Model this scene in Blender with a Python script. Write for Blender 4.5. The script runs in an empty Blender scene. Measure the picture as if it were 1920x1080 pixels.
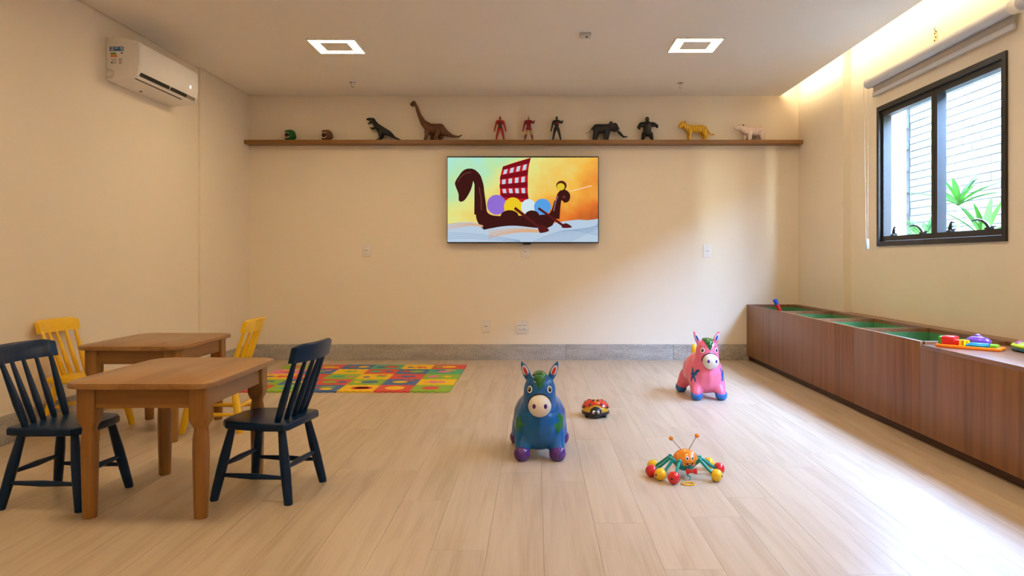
import bpy, bmesh, math, random
from mathutils import Vector, Matrix
from mathutils.bvhtree import BVHTree
random.seed(7)
SC = bpy.context.scene
C = SC.collection
PI = math.pi
V = Vector

# ------------------------------------------------------------------ camera
F = 1360.0                      # focal length in pixels of the 1920 frame
CX, CY, CAMZ = 1005.0, 487.0, 0.95
cam_d = bpy.data.cameras.new('camera')
cam = bpy.data.objects.new('camera', cam_d)
C.objects.link(cam)
cam.location = (0, 0, CAMZ)
cam.rotation_euler = (PI / 2, 0, 0)
cam_d.sensor_width = 36.0
cam_d.lens = 36.0 * F / 1920.0
cam_d.shift_x = -(CX - 960) / 1920.0
cam_d.shift_y = -(540 - CY) / 1920.0
cam_d.clip_start = 0.02
SC.camera = cam

# ------------------------------------------------------------------ world, sun, exposure
LAMP = 63.0          # radiance of the ceiling lamps
COVE = 24.0          # radiance of the cove strip
WARM = (1.0, 0.735, 0.42)
SKY = 22.0
SUN = 9.0
w = bpy.data.worlds.new('sky')
SC.world = w
w.use_nodes = True
nt = w.node_tree
sky = nt.nodes.new('ShaderNodeTexSky')
sky.sky_type = 'NISHITA'
sky.sun_disc = False
sky.sun_elevation = math.radians(62)
sky.sun_rotation = math.radians(171)
sky.air_density = 1.0
sky.dust_density = 0.4
sky.ozone_density = 2.5
nt.links.new(sky.outputs[0], nt.nodes['Background'].inputs[0])
nt.nodes['Background'].inputs[1].default_value = SKY
sun_d = bpy.data.lights.new('sun', 'SUN')
sun_d.energy = SUN
sun_d.angle = math.radians(0.6)
sun_d.color = (1.0, 0.97, 0.92)
sun = bpy.data.objects.new('sun', sun_d)
C.objects.link(sun)
sun.location = (6, -6, 14)
sun.rotation_euler = V((0.4, -2.6, 5.0)).to_track_quat('Z', 'Y').to_euler()
vs = SC.view_settings
vs.view_transform = 'Standard'
vs.look = 'None'
vs.gamma = 1.0
vs.use_curve_mapping = False
vs.exposure = 0.38
SC.cycles.use_denoising = True
SC.cycles.max_bounces = 10
SC.cycles.diffuse_bounces = 6
SC.cycles.sample_clamp_indirect = 6.0

# ------------------------------------------------------------------ materials
MATS = {}
def new_mat(name):
    m = bpy.data.materials.new(name)
    m.use_nodes = True
    return m, m.node_tree, m.node_tree.nodes['Principled BSDF']

def plain(name, col, rough=0.5, metal=0.0, var=0.04, scale=30, bump=0.0, bscale=200, coat=0.0, spec=0.4):
    """principled with a light noise mottling"""
    if name in MATS: return MATS[name]
    m, t, b = new_mat(name)
    N = t.nodes.new; L = t.links.new
    tc = N('ShaderNodeTexCoord')
    nz = N('ShaderNodeTexNoise'); nz.inputs['Scale'].default_value = scale; nz.inputs['Detail'].default_value = 4
    L(tc.outputs['Object'], nz.inputs['Vector'])
    mr = N('ShaderNodeMapRange')
    mr.inputs['From Min'].default_value = 0.3; mr.inputs['From Max'].default_value = 0.7
    mr.inputs['To Min'].default_value = 1 - var; mr.inputs['To Max'].default_value = 1 + var
    L(nz.outputs['Fac'], mr.inputs['Value'])
    mx = N('ShaderNodeVectorMath'); mx.operation = 'SCALE'
    mx.inputs[0].default_value = col[:3]
    L(mr.outputs[0], mx.inputs['Scale'])
    L(mx.outputs[0], b.inputs['Base Color'])
    b.inputs['Roughness'].default_value = rough
    b.inputs['Metallic'].default_value = metal
    b.inputs['Specular IOR Level'].default_value = spec
    if coat: b.inputs['Coat Weight'].default_value = coat; b.inputs['Coat Roughness'].default_value = 0.08
    if bump:
        n2 = N('ShaderNodeTexNoise'); n2.inputs['Scale'].default_value = bscale; n2.inputs['Detail'].default_value = 3
        L(tc.outputs['Object'], n2.inputs['Vector'])
        bp = N('ShaderNodeBump'); bp.inputs['Strength'].default_value = bump; bp.inputs['Distance'].default_value = 0.002
        L(n2.outputs['Fac'], bp.inputs['Height']); L(bp.outputs[0], b.inputs['Normal'])
    MATS[name] = m
    return m

def wood(name, c_dark, c_mid, c_light, axis='X', rough=0.45, scale=1.0, rand=0.0, fine=1.0, coat=0.0):
    """grain stretched along an axis; each object shifted by its own random number"""
    if name in MATS: return MATS[name]
    m, t, b = new_mat(name)
    N = t.nodes.new; L = t.links.new
    tc = N('ShaderNodeTexCoord'); oi = N('ShaderNodeObjectInfo')
    off = N('ShaderNodeVectorMath'); off.operation = 'SCALE'; off.inputs[0].default_value = (37, 53, 29)
    L(oi.outputs['Random'], off.inputs['Scale'])
    ad = N('ShaderNodeVectorMath'); L(tc.outputs['Object'], ad.inputs[0]); L(off.outputs[0], ad.inputs[1])
    mp = N('ShaderNodeMapping')
    s = [14 * scale] * 3; s['XYZ'.index(axis)] = 0.9 * scale
    mp.inputs['Scale'].default_value = s
    L(ad.outputs[0], mp.inputs['Vector'])
    n1 = N('ShaderNodeTexNoise'); n1.inputs['Scale'].default_value = 1.0; n1.inputs['Detail'].default_value = 6
    n1.inputs['Distortion'].default_value = 0.8
    L(mp.outputs[0], n1.inputs['Vector'])
    mp2 = N('ShaderNodeMapping'); s2 = [110 * scale] * 3; s2['XYZ'.index(axis)] = 2.5 * scale
    mp2.inputs['Scale'].default_value = s2
    L(ad.outputs[0], mp2.inputs['Vector'])
    n2 = N('ShaderNodeTexNoise'); n2.inputs['Scale'].default_value = 1.0; n2.inputs['Detail'].default_value = 3
    L(mp2.outputs[0], n2.inputs['Vector'])
    r = N('ShaderNodeValToRGB')
    e = r.color_ramp.elements
    e[0].position = 0.30; e[0].color = (*c_dark, 1)
    e[1].position = 0.72; e[1].color = (*c_light, 1)
    k = r.color_ramp.elements.new(0.5); k.color = (*c_mid, 1)
    mixf = N('ShaderNodeMath'); mixf.operation = 'MULTIPLY_ADD'
    L(n2.outputs['Fac'], mixf.inputs[0]); mixf.inputs[1].default_value = 0.35 * fine
    sub = N('ShaderNodeMath'); sub.operation = 'SUBTRACT'; L(n1.outputs['Fac'], sub.inputs[0]); sub.inputs[1].default_value = 0.175 * fine
    L(sub.outputs[0], mixf.inputs[2])
    L(mixf.outputs[0], r.inputs[0])
    mr = N('ShaderNodeMapRange'); mr.inputs['To Min'].default_value = 1 - rand; mr.inputs['To Max'].default_value = 1 + rand
    L(oi.outputs['Random'], mr.inputs['Value'])
    sc = N('ShaderNodeVectorMath'); sc.operation = 'SCALE'
    L(r.outputs[0], sc.inputs[0]); L(mr.outputs[0], sc.inputs['Scale'])
    L(sc.outputs[0], b.inputs['Base Color'])
    b.inputs['Roughness'].default_value = rough
    bp = N('ShaderNodeBump'); bp.inputs['Strength'].default_value = 0.12; bp.inputs['Distance'].default_value = 0.001
    L(n2.outputs['Fac'], bp.inputs['Height']); L(bp.outputs[0], b.inputs['Normal'])
    if coat: b.inputs['Coat Weight'].default_value = coat; b.inputs['Coat Roughness'].default_value = 0.15
    MATS[name] = m
    return m

def emis(name, col, strength):
    if name in MATS: return MATS[name]
    m = bpy.data.materials.new(name); m.use_nodes = True
    t = m.node_tree; t.nodes.clear()
    o = t.nodes.new('ShaderNodeOutputMaterial'); e = t.nodes.new('ShaderNodeEmission')
    e.inputs[0].default_value = (*col, 1); e.inputs[1].default_value = strength
    t.links.new(e.outputs[0], o.inputs[0])
    MATS[name] = m
    return m

def glass_mat():
    m = bpy.data.materials.new('window_glass'); m.use_nodes = True
    t = m.node_tree; t.nodes.clear(); N = t.nodes.new; L = t.links.new
    o = N('ShaderNodeOutputMaterial'); tr = N('ShaderNodeBsdfTransparent'); gl = N('ShaderNodeBsdfGlossy')
    tr.inputs[0].default_value = (0.95, 0.985, 0.985, 1)
    gl.inputs['Roughness'].default_value = 0.02
    mx = N('ShaderNodeMixShader'); mx.inputs[0].default_value = 0.045; L(tr.outputs[0], mx.inputs[1]); L(gl.outputs[0], mx.inputs[2])
    L(mx.outputs[0], o.inputs[0])
    return m

def granite_mat():
    m, t, b = new_mat('granite'); N = t.nodes.new; L = t.links.new
    tc = N('ShaderNodeTexCoord'); oi = N('ShaderNodeObjectInfo')
    off = N('ShaderNodeVectorMath'); off.operation = 'SCALE'; off.inputs[0].default_value = (11, 17, 23)
    L(oi.outputs['Random'], off.inputs['Scale'])
    ad = N('ShaderNodeVectorMath'); L(tc.outputs['Object'], ad.inputs[0]); L(off.outputs[0], ad.inputs[1])
    n1 = N('ShaderNodeTexNoise'); n1.inputs['Scale'].default_value = 130; n1.inputs['Detail'].default_value = 5; n1.inputs['Roughness'].default_value = 0.75
    L(ad.outputs[0], n1.inputs['Vector'])
    mp = N('ShaderNodeMapping'); mp.inputs['Scale'].default_value = (3, 3, 14); L(ad.outputs[0], mp.inputs[0])
    n2 = N('ShaderNodeTexNoise'); n2.inputs['Scale'].default_value = 1.2; n2.inputs['Detail'].default_value = 6; L(mp.outputs[0], n2.inputs['Vector'])
    r = N('ShaderNodeValToRGB'); e = r.color_ramp.elements
    e[0].position = 0.36; e[0].color = (0.17, 0.155, 0.14, 1); e[1].position = 0.66; e[1].color = (0.55, 0.52, 0.48, 1)
    mx = N('ShaderNodeMath'); mx.operation = 'MULTIPLY_ADD'; L(n2.outputs['Fac'], mx.inputs[0]); mx.inputs[1].default_value = 0.28
    sb = N('ShaderNodeMath'); sb.operation = 'SUBTRACT'; L(n1.outputs['Fac'], sb.inputs[0]); sb.inputs[1].default_value = 0.12
    L(sb.outputs[0], mx.inputs[2]); L(mx.outputs[0], r.inputs[0]); L(r.outputs[0], b.inputs['Base Color'])
    b.inputs['Roughness'].default_value = 0.55
    return m

def stripe_mat():
    m, t, b = new_mat('tiger_fur'); N = t.nodes.new; L = t.links.new
    tc = N('ShaderNodeTexCoord'); wv = N('ShaderNodeTexWave'); wv.inputs['Scale'].default_value = 15; wv.inputs['Distortion'].default_value = 5
    wv.inputs['Detail'].default_value = 2; wv.inputs['Detail Scale'].default_value = 2
    L(tc.outputs['Object'], wv.inputs['Vector'])
    r = N('ShaderNodeValToRGB'); e = r.color_ramp.elements
    e[0].position = 0.03; e[0].color = (0.05, 0.025, 0.005, 1); e[1].position = 0.10; e[1].color = (0.80, 0.46, 0.02, 1)
    L(wv.outputs['Fac'], r.inputs[0]); L(r.outputs[0], b.inputs['Base Color'])
    b.inputs['Roughness'].default_value = 0.5
    return m

def screen_sky_mat():
    m = bpy.data.materials.new('screen_sunset'); m.use_nodes = True
    t = m.node_tree; t.nodes.clear(); N = t.nodes.new; L = t.links.new
    o = N('ShaderNodeOutputMaterial'); e = N('ShaderNodeEmission'); e.inputs[1].default_value = SCREEN
    tc = N('ShaderNodeTexCoord'); sp = N('ShaderNodeSeparateXYZ'); L(tc.outputs['Object'], sp.inputs[0])
    nz = N('ShaderNodeTexNoise'); nz.inputs['Scale'].default_value = 3.2; nz.inputs['Detail'].default_value = 3; L(tc.outputs['Object'], nz.inputs['Vector'])
    a = N('ShaderNodeMath'); a.operation = 'MULTIPLY_ADD'; L(sp.outputs[0], a.inputs[0]); a.inputs[1].default_value = 0.40; a.inputs[2].default_value = 0.74
    b = N('ShaderNodeMath'); b.operation = 'MULTIPLY_ADD'; L(sp.outputs[2], b.inputs[0]); b.inputs[1].default_value = -0.62; L(a.outputs[0], b.inputs[2])
    c = N('ShaderNodeMath'); c.operation = 'MULTIPLY_ADD'; L(nz.outputs['Fac'], c.inputs[0]); c.inputs[1].default_value = 0.55; L(b.outputs[0], c.inputs[2])
    d = N('ShaderNodeMath'); d.operation = 'SUBTRACT'; L(c.outputs[0], d.inputs[0]); d.inputs[1].default_value = 0.275
    r = N('ShaderNodeValToRGB'); el = r.color_ramp.elements
    el[0].position = 0.0; el[0].color = (0.42, 0.80, 0.72, 1)
    el[1].position = 1.0; el[1].color = (0.22, 0.03, 0.02, 1)
    for p, col in ((0.16, (0.50, 0.80, 0.42)), (0.36, (0.80, 0.78, 0.24)), (0.55, (0.93, 0.50, 0.07)), (0.74, (0.80, 0.20, 0.03))):
        k = el.new(p); k.color = (*col, 1)
    L(d.outputs[0], r.inputs[0]); L(r.outputs[0], e.inputs[0]); L(e.outputs[0], o.inputs[0])
    return m

SCREEN = 0.74
M_wall = plain('wall_paint', (0.80, 0.725, 0.60), 0.75, var=0.012, scale=3, bump=0.05, bscale=350)
M_ceil = plain('ceiling_paint', (0.80, 0.765, 0.71), 0.85, var=0.01, scale=2)
M_floor = wood('floor_laminate', (0.44, 0.340, 0.236), (0.515, 0.412, 0.300), (0.555, 0.452, 0.338), 'Y', 0.36, 1.3, 0.035, 1.4)
M_under = plain('floor_underlay', (0.30, 0.25, 0.20), 0.8)
M_granite = granite_mat()
M_table = wood('table_pine', (0.215, 0.098, 0.027), (0.29, 0.14, 0.043), (0.345, 0.178, 0.062), 'Y', 0.36, 1.0, 0.04, 0.7, 0.15)
M_tleg = wood('leg_pine', (0.19, 0.076, 0.012), (0.275, 0.118, 0.021), (0.34, 0.156, 0.034), 'Z', 0.38, 1.2, 0.06, 0.7, 0.2)
M_tapron = wood('apron_pine', (0.19, 0.076, 0.012), (0.275, 0.118, 0.021), (0.34, 0.156, 0.034), 'X', 0.4, 1.0, 0.06, 0.7, 0.2)
M_cab = wood('cabinet_walnut', (0.135, 0.049, 0.012), (0.205, 0.079, 0.021), (0.25, 0.102, 0.030), 'Z', 0.42, 0.9, 0.04, 1.3)
M_cabtop = wood('cabinet_rim_walnut', (0.15, 0.06, 0.022), (0.20, 0.085, 0.033), (0.25, 0.112, 0.048), 'Y', 0.3, 0.9, 0.03, 1.0)
M_kick = plain('kick_brown', (0.06, 0.028, 0.014), 0.6)
M_shelf = wood('shelf_wood', (0.15, 0.062, 0.012), (0.21, 0.090, 0.019), (0.26, 0.118, 0.028), 'X', 0.45, 0.8, 0.0, 0.8)
M_green = plain('green_lining', (0.075, 0.26, 0.11), 0.7, var=0.06)
M_blue = plain('navy_paint', (0.0008, 0.0165, 0.060), 0.32, var=0.05, spec=0.25)
M_yel = plain('yellow_paint', (0.82, 0.50, 0.012), 0.32, var=0.03, coat=0.25)
M_white = plain('white_plastic', (0.80, 0.79, 0.77), 0.35, var=0.01)
M_acw = plain('ac_white', (0.80, 0.79, 0.78), 0.30, var=0.01)
M_black = plain('black_plastic', (0.012, 0.012, 0.014), 0.35)
M_dark = plain('dark_slot', (0.02, 0.02, 0.02), 0.8)
M_frame = plain('window_black', (0.016, 0.015, 0.015), 0.45, var=0.05)
M_grey = plain('blind_grey', (0.58, 0.60, 0.64), 0.6, var=0.02, scale=60)
M_chrome = plain('chrome', (0.6, 0.6, 0.6), 0.25, 1.0)
M_glass = glass_mat()
M_tiger = stripe_mat()

# ------------------------------------------------------------------ mesh helpers
def rotz(a): return Matrix.Rotation(a, 4, 'Z')

def finish(bm, name, mat, parent=None, loc=(0, 0, 0), smooth=False, angle=40, rz=0.0):
    me = bpy.data.meshes.new(name)
    bmesh.ops.recalc_face_normals(bm, faces=bm.faces[:])
    if smooth:
        lim = math.radians(angle)
        for f in bm.faces: f.smooth = True
        for e in bm.edges:
            if len(e.link_faces) == 2 and e.calc_face_angle(0) > lim: e.smooth = False
    bm.to_mesh(me); bm.free()
    mats = mat if isinstance(mat, (list, tuple)) else [mat]
    for m in mats: me.materials.append(m)
    o = bpy.data.objects.new(name, me)
    C.objects.link(o)
    o.location = loc
    o.rotation_euler = (0, 0, rz)
    if parent: o.parent = parent
    return o

def tag(o, label=None, cat=None, group=None, kind=None):
    if label: o['label'] = label
    if cat: o['category'] = cat
    if group: o['group'] = group
    if kind: o['kind'] = kind
    return o

def thing(name, label, cat, loc=(0, 0, 0), rz=0.0, group=None):
    o = bpy.data.objects.new(name, None)
    C.objects.link(o)
    o.empty_display_size = 0.05
    o.location = loc; o.rotation_euler = (0, 0, rz)
    return tag(o, label, cat, group)

def copy_tree(o, parent=None):
    c = o.copy(); C.objects.link(c)
    if parent: c.parent = parent
    for ch in list(o.children): copy_tree(ch, c)
    return c

def box(bm, x0, x1, y0, y1, z0, z1, bev=0.0, mi=0):
    vs_ = [bm.verts.new((x, y, z)) for x in (x0, x1) for y in (y0, y1) for z in (z0, z1)]
    fs = []
    for q in ((0, 1, 3, 2), (4, 6, 7, 5), (0, 4, 5, 1), (2, 3, 7, 6), (0, 2, 6, 4), (1, 5, 7, 3)):
        f = bm.faces.new([vs_[i] for i in q]); f.material_index = mi; fs.append(f)
    if bev:
        es = list({e for f in fs for e in f.edges})
        r = bmesh.ops.bevel(bm, geom=es, offset=bev, segments=2, profile=0.6, affect='EDGES')
        for f in r['faces']: f.material_index = mi
    return fs

def boxobj(name, mat, parent, x0, x1, y0, y1, z0, z1, bev=0.0):
    """a box with its origin in its middle"""
    bm = bmesh.new()
    cx, cy, cz = (x0 + x1) / 2, (y0 + y1) / 2, (z0 + z1) / 2
    box(bm, x0 - cx, x1 - cx, y0 - cy, y1 - cy, z0 - cz, z1 - cz, bev)
    return finish(bm, name, mat, parent, (cx, cy, cz), smooth=bool(bev), angle=50)

def ring_faces(bm, rings, closed=True, cap=True, mi=0):
    n = len(rings[0])
    for a, b in zip(rings[:-1], rings[1:]):
        for i in range(n if closed else n - 1):
            j = (i + 1) % n
            f = bm.faces.new((a[i], a[j], b[j], b[i])); f.material_index = mi
    if cap:
        for r in (rings[0], rings[-1]):
            try:
                f = bm.faces.new(r); f.material_index = mi
            except ValueError: pass

def spindle(bm, p0, p1, prof, seg=14, mi=0):
    """turned rod between two points; prof = [(t, radius)]"""
    p0, p1 = V(p0), V(p1)
    d = (p1 - p0)
    q = d.to_track_quat('Z', 'Y')
    rings = []
    for t, r in prof:
        c = p0 + d * t
        rings.append([bm.verts.new(c + q @ V((r * math.cos(2 * PI * i / seg), r * math.sin(2 * PI * i / seg), 0))) for i in range(seg)])
    ring_faces(bm, rings, mi=mi)

def tube(bm, pts, r, seg=8, mi=0):
    pts = [V(p) for p in pts]
    rings = []
    for i, p in enumerate(pts):
        d = (pts[min(i + 1, len(pts) - 1)] - pts[max(i - 1, 0)]).normalized()
        q = d.to_track_quat('Z', 'Y')
        rr = r[i] if isinstance(r, (list, tuple)) else r
        rings.append([bm.verts.new(p + q @ V((rr * math.cos(2 * PI * k / seg), rr * math.sin(2 * PI * k / seg), 0))) for k in range(seg)])
    ring_faces(bm, rings, mi=mi)

def loft(bm, secs, seg=24, mi=0):
    """superellipse sections (z, rx, ry, n)"""
    rings = []
    for z, rx, ry, n in secs:
        rg = []
        for i in range(seg):
            a = 2 * PI * (i + 0.5) / seg
            c, s = math.cos(a), math.sin(a)
            k = (abs(c) ** n + abs(s) ** n) ** (-1 / n)
            rg.append(bm.verts.new((rx * k * c, ry * k * s, z)))
        rings.append(rg)
    ring_faces(bm, rings, mi=mi)

def prism(bm, pts, z0, z1, bev=0.0, mi=0, T=None, seg=2):
    """outline in x,y pulled from z0 to z1; T maps the local point"""
    n = len(pts)
    a = [bm.verts.new((p[0], p[1], z0)) for p in pts]
    b = [bm.verts.new((p[0], p[1], z1)) for p in pts]
    fs = [bm.faces.new(a), bm.faces.new(b)]
    es = list(fs[0].edges) + list(fs[1].edges)
    for i in range(n):
        fs.append(bm.faces.new((a[i], a[(i + 1) % n], b[(i + 1) % n], b[i])))
    vv = a + b
    for f in fs: f.material_index = mi
    if bev:
        before = set(bm.verts) - set(vv)
        r = bmesh.ops.bevel(bm, geom=es, offset=bev, segments=seg, profile=0.5, affect='EDGES')
        for f in r['faces']: f.material_index = mi
        vv = [v for v in bm.verts if v not in before]
    if T is not None:
        for v in vv: v.co = T @ v.co

def rrect(hx, hy, r, seg=5):
    out = []
    for cx, cy, a0 in ((hx - r, hy - r, 0), (-hx + r, hy - r, 90), (-hx + r, -hy + r, 180), (hx - r, -hy + r, 270)):
        for i in range(seg + 1):
            a = math.radians(a0 + 90 * i / seg)
            out.append((cx + r * math.cos(a), cy + r * math.sin(a)))
    return out

def ellipse(rx, ry, n=24, cx=0, cy=0):
    return [(cx + rx * math.cos(2 * PI * i / n), cy + ry * math.sin(2 * PI * i / n)) for i in range(n)]

def ball(bm, c, r, u=16, v=10, mi=0, T=None):
    r3 = (r, r, r) if not isinstance(r, (tuple, list)) else r
    m = Matrix.Translation(V(c)) @ (T if T is not None else Matrix.Identity(4)) @ Matrix.Diagonal((*r3, 1))
    res = bmesh.ops.create_uvsphere(bm, u_segments=u, v_segments=v, radius=1, matrix=m)
    for f in {f for vt in res['verts'] for f in vt.link_faces}: f.material_index = mi

def ballobj(name, mat, parent, c, r, u=18, v=12, T=None):
    bm = bmesh.new(); ball(bm, (0, 0, 0), r, u, v, T=T)
    return finish(bm, name, mat, parent, c, smooth=True, angle=80)

def unit_sphere():
    bm = bmesh.new(); bmesh.ops.create_uvsphere(bm, u_segments=14, v_segments=10, radius=1)
    bm.verts.index_update()
    r = [tuple(v.co) for v in bm.verts], [tuple(v.index for v in f.verts) for f in bm.faces]
    bm.free(); return r
USV, USF = unit_sphere()

def blob(name, mats, parent, items, voxel, smooth_it=6, matfn=None, loc=(0, 0, 0)):
    """one continuous skin grown around spheres ('s', centre, radii) and tapered limbs ('c', p0, r0, p1, r1)"""
    vs_, fs_ = [], []
    def sph(c, r):
        r3 = r if isinstance(r, (tuple, list)) else (r, r, r)
        k = len(vs_)
        vs_.extend((c[0] + v[0] * r3[0], c[1] + v[1] * r3[1], c[2] + v[2] * r3[2]) for v in USV)
        fs_.extend(tuple(i + k for i in f) for f in USF)
    for it in items:
        if it[0] == 's': sph(it[1], it[2])
        else:
            p0, r0, p1, r1 = V(it[1]), it[2], V(it[3]), it[4]
            n = max(2, int((p1 - p0).length / (0.45 * min(r0, r1))) + 1)
            for i in range(n + 1): sph(p0.lerp(p1, i / n), r0 + (r1 - r0) * i / n)
    me = bpy.data.meshes.new(name); me.from_pydata(vs_, [], fs_)
    tmp = bpy.data.objects.new(name + '_tmp', me); C.objects.link(tmp)
    md = tmp.modifiers.new('r', 'REMESH'); md.mode = 'VOXEL'; md.voxel_size = voxel
    sm = tmp.modifiers.new('s', 'SMOOTH'); sm.factor = 0.5; sm.iterations = smooth_it
    dg = bpy.context.evaluated_depsgraph_get(); dg.update()
    out = bpy.data.meshes.new_from_object(tmp.evaluated_get(dg))
    bpy.data.objects.remove(tmp); bpy.data.meshes.remove(me)
    out.name = name
    out.materials.clear()
    for m in (mats if isinstance(mats, (list, tuple)) else [mats]): out.materials.append(m)
    for p in out.polygons:
        p.use_smooth = True
        if matfn: p.material_index = matfn(p.center)
    o = bpy.data.objects.new(name, out); C.objects.link(o)
    o.location = loc
    if parent: o.parent = parent
    return o

def decal(name, mat, parent, body, poly, origin, normal, up, lift=0.0015, cuts=3, dist=0.3):
    """a painted shape wrapped on a body: polygon laid in a plane, cut fine, and pushed onto the skin"""
    me = body.data
    tree = BVHTree.FromPolygons([v.co.copy() for v in me.vertices], [tuple(p.vertices) for p in me.polygons])
    n = V(normal).normalized(); u = V(up); u = (u - n * u.dot(n)).normalized(); r = u.cross(n)
    o0 = V(origin)
    bm = bmesh.new()
    f = bm.faces.new([bm.verts.new((p[0], p[1], 0)) for p in poly])
    bmesh.ops.triangulate(bm, faces=[f])
    for _ in range(cuts):
        bmesh.ops.subdivide_edges(bm, edges=[e for e in bm.edges if e.calc_length() > 0.008], cuts=1, use_grid_fill=True)
        bmesh.ops.triangulate(bm, faces=bm.faces[:])
    bad = []
    for v in bm.verts:
        p = o0 + r * v.co.x + u * v.co.y + n * dist
        hit, nor, _, _ = tree.ray_cast(p, -n)
        if hit is None: bad.append(v); continue
        if nor.dot(n) < 0: nor = -nor
        v.co = hit + nor * lift
    if bad: bmesh.ops.delete(bm, geom=bad, context='VERTS')
    return finish(bm, name, mat, parent, smooth=True, angle=80)

# ------------------------------------------------------------------ room
BACK = 6.87; REAR = -1.5
H = 2.5
XL0, XL1 = -2.735, -2.715        # left wall: near part, far part
XR0, XR1 = 2.546, 2.485          # right wall: near part, far part
YS = 5.87                        # where both side walls step
TOP = 2.72

fl = bmesh.new(); box(fl, XL0 - 0.2, XR0 + 0.2, REAR - 0.2, BACK + 0.2, -0.15, -0.010)
floor = tag(finish(fl, 'floor', M_under), kind='structure')
PW, PL, GAP = 0.184, 1.22, 0.0008
cache = {}
cols = int((XR0 - XL0) / PW) + 1
for i in range(cols):
    x0 = XL0 + i * PW; x1 = min(x0 + PW - GAP, XR0)
    if x1 - x0 < 0.01: continue
    y = REAR - random.random() * PL
    while y < BACK:
        a, b = max(y, REAR), min(y + PL - GAP, BACK)
        y += PL
        if b - a < 0.02: continue
        key = (round(x1 - x0, 4), round(b - a, 4))
        if key not in cache:
            bm = bmesh.new(); hx, hy = (x1 - x0) / 2, (b - a) / 2
            box(bm, -hx, hx, -hy, hy, -0.010, 0)
            o = finish(bm, 'floor_plank', M_floor, floor, ((x0 + x1) / 2, (a + b) / 2, 0)); cache[key] = o.data
        else:
            o = bpy.data.objects.new('floor_plank', cache[key]); C.objects.link(o); o.parent = floor
            o.location = ((x0 + x1) / 2, (a + b) / 2, 0)

bm = bmesh.new(); box(bm, XL0 - 0.2, XR0 + 0.2, BACK, BACK + 0.2, -0.01, TOP)
tag(finish(bm, 'wall_back', M_wall), kind='structure')
bm = bmesh.new(); box(bm, XL0 - 0.2, XR0 + 0.2, REAR - 0.2, REAR, -0.01, TOP)
tag(finish(bm, 'wall_rear', M_wall), kind='structure')
bm = bmesh.new()
prism(bm, [(XL0 - 0.2, REAR), (XL0, REAR), (XL0, YS), (XL1, YS), (XL1, BACK), (XL0 - 0.2, BACK)], -0.01, TOP)
tag(finish(bm, 'wall_left', M_wall), kind='structure')
# right wall with two openings
W1 = (3.925, 5.381, 1.063, 2.067)
W2 = (2.02, 3.476, 1.063, 2.067)
XO = XR0 + 0.2
bm = bmesh.new()
box(bm, XR0, XO, REAR, W2[0], -0.01, TOP)
box(bm, XR0, XO, W2[1], W1[0], -0.01, TOP)
box(bm, XR0, XO, W1[1], YS, -0.01, TOP)
box(bm, XR1, XO, YS, BACK, -0.01, TOP)
for wd in (W1, W2):
    box(bm, XR0, XO, wd[0], wd[1], -0.01, wd[2])
    box(bm, XR0, XO, wd[0], wd[1], wd[3], TOP)
tag(finish(bm, 'wall_right', M_wall), kind='structure')
# ceiling: lowered slab with a shadow gap, cove open to the right wall
XE = 2.312
bm = bmesh.new()
box(bm, XL0 + 0.012, XE, REAR, YS, H, H + 0.03)
box(bm, XL1 + 0.012, XE, YS, BACK - 0.012, H, H + 0.03)
tag(finish(bm, 'ceiling', M_ceil), kind='structure')
bm = bmesh.new(); box(bm, XL0 - 0.2, XO, REAR - 0.2, BACK + 0.2, TOP, TOP + 0.15)
tag(finish(bm, 'ceiling_slab', M_ceil), kind='structure')

bm = bmesh.new(); box(bm, XR0, XO, -3.0, 11.0, TOP + 0.15, 12.0)  # unseen wall added above the roof to keep sky light off yard bricks
tag(finish(bm, 'wall_sky_block', plain('sky_block_render', (0.50, 0.49, 0.47), 0.9, var=0.05, scale=4)), kind='structure')

# baseboards of granite pieces
def baseboard(name, pieces):
    root = None
    for (x0, x1, y0, y1) in pieces:
        cx, cy = (x0 + x1) / 2, (y0 + y1) / 2
        if root is None:
            root = thing(name, None, None, (0, 0, 0)); root['kind'] = 'structure'
        boxobj('granite_piece', M_granite, root, x0, x1, y0, y1, 0, 0.15, 0.0015)
    return root
jx = [XL1, (661 - CX) / 198, (859 - CX) / 198, (1061 - CX) / 198, (1262 - CX) / 198, XR1]
baseboard('baseboard_back', [(a + 0.001, b - 0.001, BACK - 0.014, BACK) for a, b in zip(jx[:-1], jx[1:])])
ly = [YS - 0.001, 4.95, 3.95, 2.95, 1.95, 0.95, -0.05, REAR]
baseboard('baseboard_left', [(XL1, XL1 + 0.014, YS + 0.001, BACK - 0.016)] + [(XL0, XL0 + 0.014, b + 0.001, a - 0.001) for a, b in zip(ly[:-1], ly[1:])])

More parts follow.
